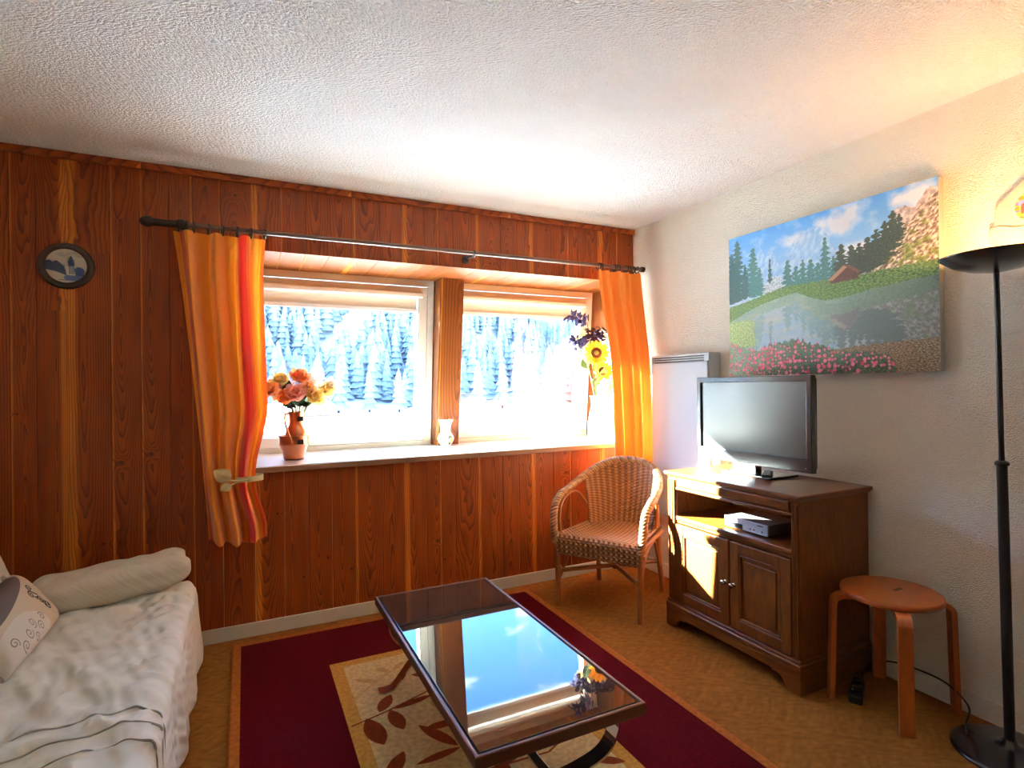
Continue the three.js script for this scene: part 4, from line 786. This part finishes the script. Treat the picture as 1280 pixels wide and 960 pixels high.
{
  const P = [-0.225, SY, -0.17];
  const t = thing('tall_white_vase', 'tall white vase of sunflowers standing behind the right curtain', 'vase', P);
  mesh('body', lathe([[0, 0.001], [0.05, 0.001], [0.054, 0.01], [0.062, 0.06], [0.058, 0.14], [0.042, 0.22], [0.032, 0.27], [0.034, 0.30], [0.046, 0.33], [0.043, 0.33], [0.030, 0.30], [0.028, 0.27], [0, 0.25]], 48), phys({ color: rgb(0.75, 0.73, 0.68), roughness: 0.25, clearcoat: 0.5 }), t);
  const yellow = phys({ color: rgb(0.86, 0.48, 0.03), roughness: 0.75, transmission: 0.2, thickness: 0, side: THREE.DoubleSide }), disc = std({ color: rgb(0.045, 0.022, 0.010), roughness: 0.9 }), eye = std({ color: rgb(0.16, 0.20, 0.06), roughness: 0.9 });
  const violet = phys({ color: rgb(0.06, 0.04, 0.12), roughness: 0.8, side: THREE.DoubleSide }), pale = phys({ color: rgb(0.78, 0.62, 0.22), roughness: 0.8, transmission: 0.25, thickness: 0, side: THREE.DoubleSide });
  const rays = (r, n, seed) => { const R = rng(seed), l = []; for (let k = 0; k < n; k++) { const g = petalGeo(r * 0.62, r * 0.15, r * 0.03, -0.15); g.rotateX(Math.PI / 2 - 0.12 - 0.3 * R()).translate(0, 0, r * 0.36).rotateY((k + 0.4 * R()) / n * Math.PI * 2); l.push(g); } return merge(l); };
  const rayG = rays(0.100, 17, 3), foot = [P[0], SY + 0.28, P[2]];
  const sunflowers = [['large open sunflower facing the room beside the right curtain', -0.005, 0.645, 0.02, [-0.5, 0.05, 1], 1], ['sunflower low at the left of the sunflower vase', -0.09, 0.72, -0.05, [-0.9, 0.3, 0.2], 0.72], ['sunflower turned to the room low in the sunflower vase', 0.02, 0.51, 0.06, [-0.3, 0.1, 1], 0.8]];
  sunflowers.forEach(([label, x, y, z, face, s], i) => {
    const { f, b } = flower(i ? 'sunflower_' + String(i).padStart(3, '0') : 'sunflower', label, 'flower', undefined, foot, [P[0] + x, SY + y, P[2] + z], rayG, yellow, { face });
    b.name = 'petals'; b.scale.setScalar(s);
    mesh('seed_disc', lathe([[0, 0.010], [0.02, 0.012], [0.036, 0.008], [0.041, 0], [0.036, -0.01], [0, -0.012]], 32), disc, b); mesh('green_eye', lathe([[0, 0.017], [0.014, 0.0155], [0.018, 0.011]], 24), eye, b);
    for (let k = 0; k < 3; k++) { const l = mesh('leaf', leafGeo, leafGreen, f); l.position.set(x * (0.4 + 0.2 * k), (y - 0.28) * (0.35 + 0.22 * k), z * 0.5); l.scale.setScalar(0.10); l.rotation.set(1.0, 2.1 * k + i, 0, 'YXZ'); }
  });
  const spray = (seed, n, len, wid) => { const R = rng(seed), l = []; for (let k = 0; k < n; k++) { const a = R() * 6.3, y = (k / n) * len; const g = petalGeo(0.022 + 0.012 * R(), 0.008, 0.002, 0.3); g.rotateX(0.7 + 0.6 * R()).rotateY(a).translate(Math.cos(a) * wid * R(), y, Math.sin(a) * wid * R()); l.push(g); } return merge(l); };
  const S = spray(9, 46, 0.10, 0.012), S2 = spray(10, 60, 0.05, 0.035);
  [['violet flower spray pointing left at the top of the sunflower vase', -0.055, 0.875, -0.02, [-1, 0.25, 0.1], S, violet], ['dark violet flower cluster left of the sunflower', -0.125, 0.70, 0.0, [-0.8, 0.4, 0.4], S2, violet], ['dark violet flower cluster above the sunflower', -0.02, 0.725, 0.0, [0, 1, 0.3], S2, violet], ['dark violet flower cluster beside the curtain', 0.05, 0.735, 0.0, [0.4, 1, 0.2], S2, violet], ['pale yellow flower spray hanging under the sunflower', 0.03, 0.42, 0.07, [0.1, -0.6, 0.8], S2, pale]].forEach(([label, x, y, z, face, g, m], i) =>
    flower(i ? 'flower_spray_' + String(i).padStart(3, '0') : 'flower_spray', label, 'flower', undefined, foot, [P[0] + x, SY + y, P[2] + z], g, m, { face }).b.scale.setScalar(1.7));
}
// ================================================================ WALL PLATE
{
  const tex = canvasTexture(256, 256, (c, w, h) => {
    c.fillStyle = '#c9bba4'; c.fillRect(0, 0, w, h);
    const blob = (pts, col) => { c.fillStyle = col; c.beginPath(); pts.forEach(([x, y], i) => (i ? c.lineTo(x, y) : c.moveTo(x, y))); c.fill(); };
    c.fillStyle = '#b3a894'; for (let k = 0; k < 9; k++) { c.beginPath(); c.ellipse(90 + k * 16, 40 + 14 * Math.sin(k), 26, 7, -0.2, 0, 7); c.fill(); }
    blob([[0, 100], [30, 92], [46, 104], [70, 92], [92, 108], [112, 128], [124, 160], [130, 200], [110, 190], [60, 172], [0, 160]], '#27345c');
    blob([[140, 96], [152, 60], [158, 50], [164, 62], [172, 96], [178, 130], [140, 130]], '#2c3a60'); blob([[136, 130], [180, 126], [182, 196], [140, 200]], '#d8cdb8');
    blob([[176, 150], [200, 132], [226, 140], [240, 160], [232, 200], [186, 206]], '#3a4870'); blob([[130, 196], [250, 200], [220, 240], [80, 236]], '#5a6890'); blob([[20, 190], [110, 196], [120, 232], [60, 230]], '#c2b49c');
    c.strokeStyle = '#1d274a'; c.lineWidth = 3; for (let k = 0; k < 16; k++) { c.beginPath(); c.moveTo(10 + k * 7, 110 + (k % 3) * 8); c.lineTo(14 + k * 7, 160); c.stroke(); } for (let k = 0; k < 6; k++) { c.beginPath(); c.moveTo(146 + k * 6, 66 + k * 3); c.lineTo(146 + k * 6, 190); c.stroke(); }
  });
  const t = thing('wall_plate', 'round dark-framed plate with blue church scene on the board wall', 'plate', [-3.297, 1.886, 0]);
  mesh('frame', lathe([[0.078, 0.012], [0.084, 0.022], [0.094, 0.026], [0.104, 0.020], [0.108, 0.008], [0.107, 0.001], [0, 0.001]], 64).rotateX(Math.PI / 2), phys({ color: rgb(0.03, 0.016, 0.010), roughness: 0.4, clearcoat: 0.3 }), t);
  const g = new THREE.CircleGeometry(0.080, 48); mesh('painted_disc', merge([g, new THREE.CylinderGeometry(0.08, 0.08, 0.006, 48, 1, true).rotateX(Math.PI / 2).translate(0, 0, -0.003)]).translate(0, 0, 0.0125), phys({ map: tex, roughness: 0.25, clearcoat: 0.5 }), t, 'blue-on-cream painted ceramic');
}
// ================================================================ PICTURE
{
  const fbm = (x, y, o = 4) => { let s = 0, a = 0.5; for (let k = 0; k < o; k++) { s += a * n2(x, y); x = x * 2.03 + 7.1; y = y * 2.03 + 3.7; a *= 0.5; } return s; };
  const mixc = (a, b, t) => [lerp(a[0], b[0], t), lerp(a[1], b[1], t), lerp(a[2], b[2], t)];
  const line = (pts) => (u) => { let k = 0; while (k < pts.length - 2 && u > pts[k + 1][0]) k++; const [a, b] = [pts[k], pts[k + 1]]; return lerp(a[1], b[1], clamp((u - a[0]) / (b[0] - a[0]), 0, 1)); };
  const peaks = line([[0, 0.40], [0.10, 0.36], [0.15, 0.24], [0.20, 0.12], [0.235, 0.20], [0.27, 0.17], [0.31, 0.27], [0.35, 0.25], [0.385, 0.15], [0.43, 0.10], [0.47, 0.075], [0.515, 0.085], [0.555, 0.15], [0.585, 0.25], [0.63, 0.33], [1, 0.40]]);
  const far = line([[0.66, 0.36], [0.72, 0.28], [0.78, 0.25], [0.84, 0.13], [0.88, 0.10], [0.92, 0.12], [0.96, 0.05], [1, 0.04]]);
  const slope = line([[0.70, 0.47], [0.78, 0.40], [0.84, 0.28], [0.90, 0.19], [0.95, 0.115], [1, 0.06]]);
  const meadow = line([[0, 0.50], [0.12, 0.475], [0.25, 0.44], [0.36, 0.42], [0.50, 0.425], [0.62, 0.44], [0.75, 0.43], [1, 0.42]]);
  const shore = line([[0, 0.61], [0.10, 0.555], [0.20, 0.515], [0.30, 0.487], [0.40, 0.472], [0.46, 0.51], [0.54, 0.55], [0.64, 0.545], [0.75, 0.525], [0.88, 0.51], [1, 0.50]]);
  const firs = [[0.055, 0.03, 0.47, 0.062, 0], [0.015, 0.11, 0.48, 0.045, 0], [0.155, 0.11, 0.455, 0.055, 1], [0.105, 0.21, 0.46, 0.03, 0], [0.195, 0.26, 0.45, 0.03, 1], [0.255, 0.21, 0.38, 0.014, 0], [0.355, 0.25, 0.45, 0.036, 1], [0.40, 0.30, 0.44, 0.03, 1], [0.435, 0.27, 0.44, 0.03, 1], [0.475, 0.28, 0.44, 0.035, 1], [0.51, 0.31, 0.44, 0.03, 1], [0.545, 0.165, 0.45, 0.034, 1], [0.585, 0.29, 0.45, 0.03, 1], [0.62, 0.23, 0.44, 0.045, 2], [0.665, 0.25, 0.44, 0.045, 2], [0.70, 0.25, 0.43, 0.04, 2], [0.735, 0.225, 0.43, 0.045, 2], [0.77, 0.195, 0.41, 0.045, 2], [0.805, 0.16, 0.38, 0.045, 2], [0.835, 0.115, 0.33, 0.04, 2], [0.86, 0.14, 0.27, 0.025, 2]];
  const needle = [[[24, 52, 58], [74, 112, 106]], [[42, 84, 88], [112, 150, 140]], [[26, 34, 28], [84, 92, 66]]];
  const upper = (u, v) => {
    let c = mixc([82, 146, 214], [190, 216, 236], clamp(v / 0.42, 0, 1));
    const cl = (x, y, rx, ry) => Math.max(0, 1 - Math.hypot((u - x) / rx, (v - y) / ry)), cd = Math.max(cl(0.60, 0.10, 0.13, 0.11), cl(0.665, 0.06, 0.07, 0.08), cl(0.40, 0.13, 0.09, 0.06), cl(0.68, 0.29, 0.10, 0.07), cl(0.92, 0.07, 0.12, 0.09)) * 1.6 + 0.7 * fbm(u * 9, v * 9);
    c = mixc(c, [242, 240, 242], clamp(cd, 0, 1) * 0.85 * (cd > 0 ? 1 : 0));
    const pk = peaks(u) + 0.02 * fbm(u * 22, 1.5);
    if (v > pk) { const st = 0.5 + 0.9 * fbm(u * 26 + v * 9, v * 13, 5); c = mixc(mixc([126, 168, 214], [222, 234, 243], clamp(st, 0, 1)), c, 0.25 + 0.35 * clamp((v - pk) * 2.5, 0, 1)); }
    const fr = u > 0.66 ? far(u) + 0.02 * fbm(u * 30, 4) : 9;
    if (v > fr) c = mixc([150, 128, 124], [226, 208, 198], clamp(0.5 + fbm(u * 30, v * 24, 5), 0, 1));
    if (u > 0.212 && u < 0.375) { const r = 0.335 + Math.abs(u - 0.285) * 0.75 + 0.015 * fbm(u * 50, 2); if (v > r) c = mixc([150, 164, 176], [240, 242, 244], clamp(0.55 + 0.9 * fbm(u * 60, v * 45), 0, 1)); }
    const sl = u > 0.70 ? slope(u) + 0.03 * fbm(u * 24, 8) : 9;
    if (v > sl) { const g = fbm(u * 40, v * 40 + u * 25, 5), rock = mixc([92, 70, 54], [232, 212, 190], clamp(0.5 + 1.3 * g, 0, 1)), gr = clamp((fbm(u * 12 + 3, v * 12, 3) + (v - 0.30) * 1.6 - 0.10) * 5, 0, 1) * (u > 0.80 ? 1 : 0.3); c = mixc(rock, mixc([72, 84, 34], [132, 140, 62], clamp(0.5 + g, 0, 1)), gr * 0.85); }
    for (const [x, t, b, w, k] of firs) {
      if (v < t || v > b || Math.abs(u - x) > w * 1.5) continue;
      const q = (v - t) / (b - t), e = 1.45 * w * (0.12 + 0.88 * Math.pow(q, 0.75)) * (0.62 + 0.55 * fbm(v * 70 + x * 90, u * 18, 2) + 0.22 * Math.sin(v * 190 + x * 60)) * (q > 0.9 ? (1 - q) * 7 + 0.3 : 1);
      if (Math.abs(u - x) < e) c = mixc(needle[k][0], needle[k][1], clamp(0.34 + 0.9 * fbm(u * 90, v * 90, 3), 0, 1));
    }
    const inside = (px, py, q) => { let s = false; for (let i = 0, j = q.length - 1; i < q.length; j = i++) { if ((q[i][1] > py) !== (q[j][1] > py) && px < ((q[j][0] - q[i][0]) * (py - q[i][1])) / (q[j][1] - q[i][1]) + q[i][0]) s = !s; } return s; };
    if (inside(u, v, [[0.565, 0.46], [0.565, 0.425], [0.635, 0.375], [0.70, 0.41], [0.70, 0.455]])) c = mixc([58, 30, 24], [96, 56, 42], clamp(0.5 + fbm(u * 120, v * 20, 2), 0, 1));
    if (inside(u, v, [[0.553, 0.435], [0.63, 0.36], [0.655, 0.365], [0.582, 0.438]])) c = [176, 132, 100];
    if (inside(u, v, [[0.63, 0.358], [0.658, 0.364], [0.708, 0.412], [0.692, 0.418]])) c = [112, 74, 60];
    const md = meadow(u) + 0.012 * fbm(u * 40, 6);
    if (v > md && !(inside(u, v, [[0.57, 0.455], [0.57, 0.43], [0.635, 0.385], [0.695, 0.415], [0.695, 0.45]]))) c = mixc([46, 72, 34], [128, 150, 78], clamp(0.5 + 1.1 * fbm(u * 55, v * 75, 4), 0, 1));
    return c;
  };
  const hash = (a, b) => { const q = Math.sin(a * 127.1 + b * 311.7) * 43758.5453; return q - Math.floor(q); };
  const tex = dataTexture(1024, 768, (u, vv) => {
    const v = 1 - vv, sh = shore(u) + 0.006 * fbm(u * 60, 3);
    let c;
    if (v < sh) c = upper(u, v);
    else {
      const r = upper(clamp(u + 0.006 * fbm(u * 30, v * 90, 3), 0, 1), Math.max(0.01, sh - (v - sh) * 0.95)), deep = clamp((u - 0.45) * 1.6, 0, 1);
      c = mixc(r, mixc([172, 194, 200], [72, 80, 84], deep), 0.55); c = mixc(c, mixc([190, 208, 214], [88, 98, 106], deep), 0.25); c = mixc(c, [206, 206, 186], clamp(0.9 * fbm(u * 5 + 2, v * 14, 3) - deep, 0, 0.5));
      if (u < 0.16 + 0.03 * fbm(v * 30, 2) && v > 0.61 && v < 0.80) c = mixc([112, 140, 78], [206, 214, 160], clamp(0.5 + fbm(u * 60, v * 60), 0, 1));
      const gv = line([[0, 0.93], [0.44, 0.90], [0.56, 0.855], [0.75, 0.835], [1, 0.825]])(u) + 0.012 * fbm(u * 30, 9);
      if (v > gv) c = mixc([74, 58, 42], [166, 142, 108], clamp(0.5 + 1.2 * fbm(u * 70, v * 110, 4), 0, 1));
      const bed = line([[0, 0.76], [0.10, 0.80], [0.17, 0.83], [0.26, 0.79], [0.40, 0.775], [0.50, 0.81], [0.62, 0.87], [0.74, 0.88], [0.83, 0.92], [0.86, 1.02]])(u) + 0.03 * fbm(u * 34, 5) + 0.015 * fbm(u * 120, v * 60, 2);
      if (v > bed && u < 0.86) {
        const lightLeft = clamp(1 - u * 2.6, 0, 1), g = clamp(0.42 + 1.2 * fbm(u * 90, v * 80, 4), 0, 1);
        c = mixc(mixc([26, 44, 34], [104, 126, 92], g), mixc([112, 138, 110], [216, 222, 202], g), lightLeft * 0.7);
        for (const [sc, o] of [[62, 0], [40, 9]]) { const gx = Math.floor(u * sc), gy = Math.floor(v * sc * 0.75), hx = hash(gx + o, gy), hy = hash(gy, gx + o + 4), d = Math.hypot(u * sc - gx - 0.25 - 0.5 * hx, v * sc * 0.75 - gy - 0.25 - 0.5 * hy), pr = hash(gx * 3 + o, gy * 7); if (pr < (o ? 0.36 : 0.42) && d < 0.36 + 0.10 * fbm(u * 260, v * 260, 2)) c = mixc(pr < 0.12 ? [186, 34, 62] : [216, 72, 106], [246, 160, 178], clamp(0.2 + hx * 0.5 + 0.5 * fbm(u * 200, v * 200, 2), 0, 1)); }
      }
    }
    const n = 1 + 0.03 * n2(u * 420, v * 320); return [c[0] * n, c[1] * n, c[2] * n];
  });
  const t = thing('landscape_picture', 'large frameless canvas print of a mountain lake above the television', 'picture', [0, 1.342, 0.915]);
  const W = 1.066, Hh = 0.786;
  const face = new THREE.PlaneGeometry(W, Hh).rotateY(-Math.PI / 2).translate(-0.0401, Hh / 2, W / 2);
  mesh('stretched_canvas', rspan(-0.0400, -0.006, 0, Hh, 0, W, 0.003), std({ color: rgb(0.42, 0.43, 0.42), roughness: 0.9 }), t, 'greyish canvas edges');
  mesh('print', merge([face]), std({ map: tex, roughness: 0.65, bumpMap: rep(weave, 14, 10), bumpScale: 0.0003 }), t, 'photographic print of lake, pines and pink flowers');
}
// ================================================================ STONE PLAQUE
{
  const t = thing('stone_plaque', 'pale split-stone plaque with painted emblem on the wall above the lamp', 'plaque', [0, 0, 0]);
  const pts = [[2.140, 1.815], [2.138, 1.86], [2.141, 1.882], [2.152, 1.886], [2.156, 1.93], [2.164, 1.962], [2.186, 1.978], [2.205, 1.996], [2.235, 2.026], [2.275, 2.045], [2.34, 2.05], [2.40, 2.03], [2.435, 1.985], [2.45, 1.92], [2.445, 1.85], [2.43, 1.812], [2.36, 1.80], [2.25, 1.802]];
  const stone = std({ color: rgb(0.46, 0.41, 0.35), roughness: 0.85, bumpMap: rep(stucco, 3), bumpScale: 0.003 });
  mesh('slab', boxUV(extrude(pts, 0.022, 0.006).rotateY(-Math.PI / 2).translate(-0.001, 0, 0)), stone, t);
  mesh('lower_layer', boxUV(extrude([[2.143, 1.818], [2.142, 1.86], [2.146, 1.876], [2.17, 1.878], [2.22, 1.862], [2.30, 1.858], [2.38, 1.866], [2.435, 1.862], [2.428, 1.816], [2.36, 1.804], [2.25, 1.806]], 0.012, 0.004).rotateY(-Math.PI / 2).translate(-0.018, 0, 0)), stone, t);
  const tex = canvasTexture(256, 320, (c, w, h) => {
    c.fillStyle = '#cdbda4'; c.fillRect(0, 0, w, h); const R = rng(3);
    const e = (x, y, a, b, col) => { c.fillStyle = col; c.beginPath(); c.ellipse(x, y, a, b, 0, 0, 7); c.fill(); };
    e(128, 170, 110, 130, '#e0b040'); e(150, 170, 80, 110, '#e8d070');
    for (let k = 0; k < 40; k++) { const a = R() * 6.3; e(128 + Math.cos(a) * 98, 165 + Math.sin(a) * 118, 15, 13, ['#d8742a', '#c03c34', '#8a5a9a', '#e0a02a', '#7a8a3a'][k % 5]); }
    e(62, 130, 26, 34, '#9a7ab8'); e(58, 92, 20, 18, '#d8802a'); e(66, 190, 15, 52, '#8a3a30'); e(104, 190, 16, 30, '#7a9a3a'); e(90, 140, 16, 24, '#b86a8a'); e(160, 150, 34, 50, '#4a6aa0'); e(160, 90, 22, 22, '#d8a880'); e(190, 220, 30, 36, '#a83a34'); e(72, 240, 24, 14, '#d8a030');
  });
  const emblem = mesh('painted_emblem', new THREE.CircleGeometry(0.5, 40).scale(0.125, 0.135, 1), std({ map: tex, roughness: 0.7 }), t, 'colourful painted emblem');
  emblem.rotation.y = -Math.PI / 2; emblem.position.set(-0.0242, 1.932, 2.272);
}
scene.traverse((o) => { if (o.isMesh) { o.castShadow = true; o.receiveShadow = true; } });


renderer.render(scene, camera);
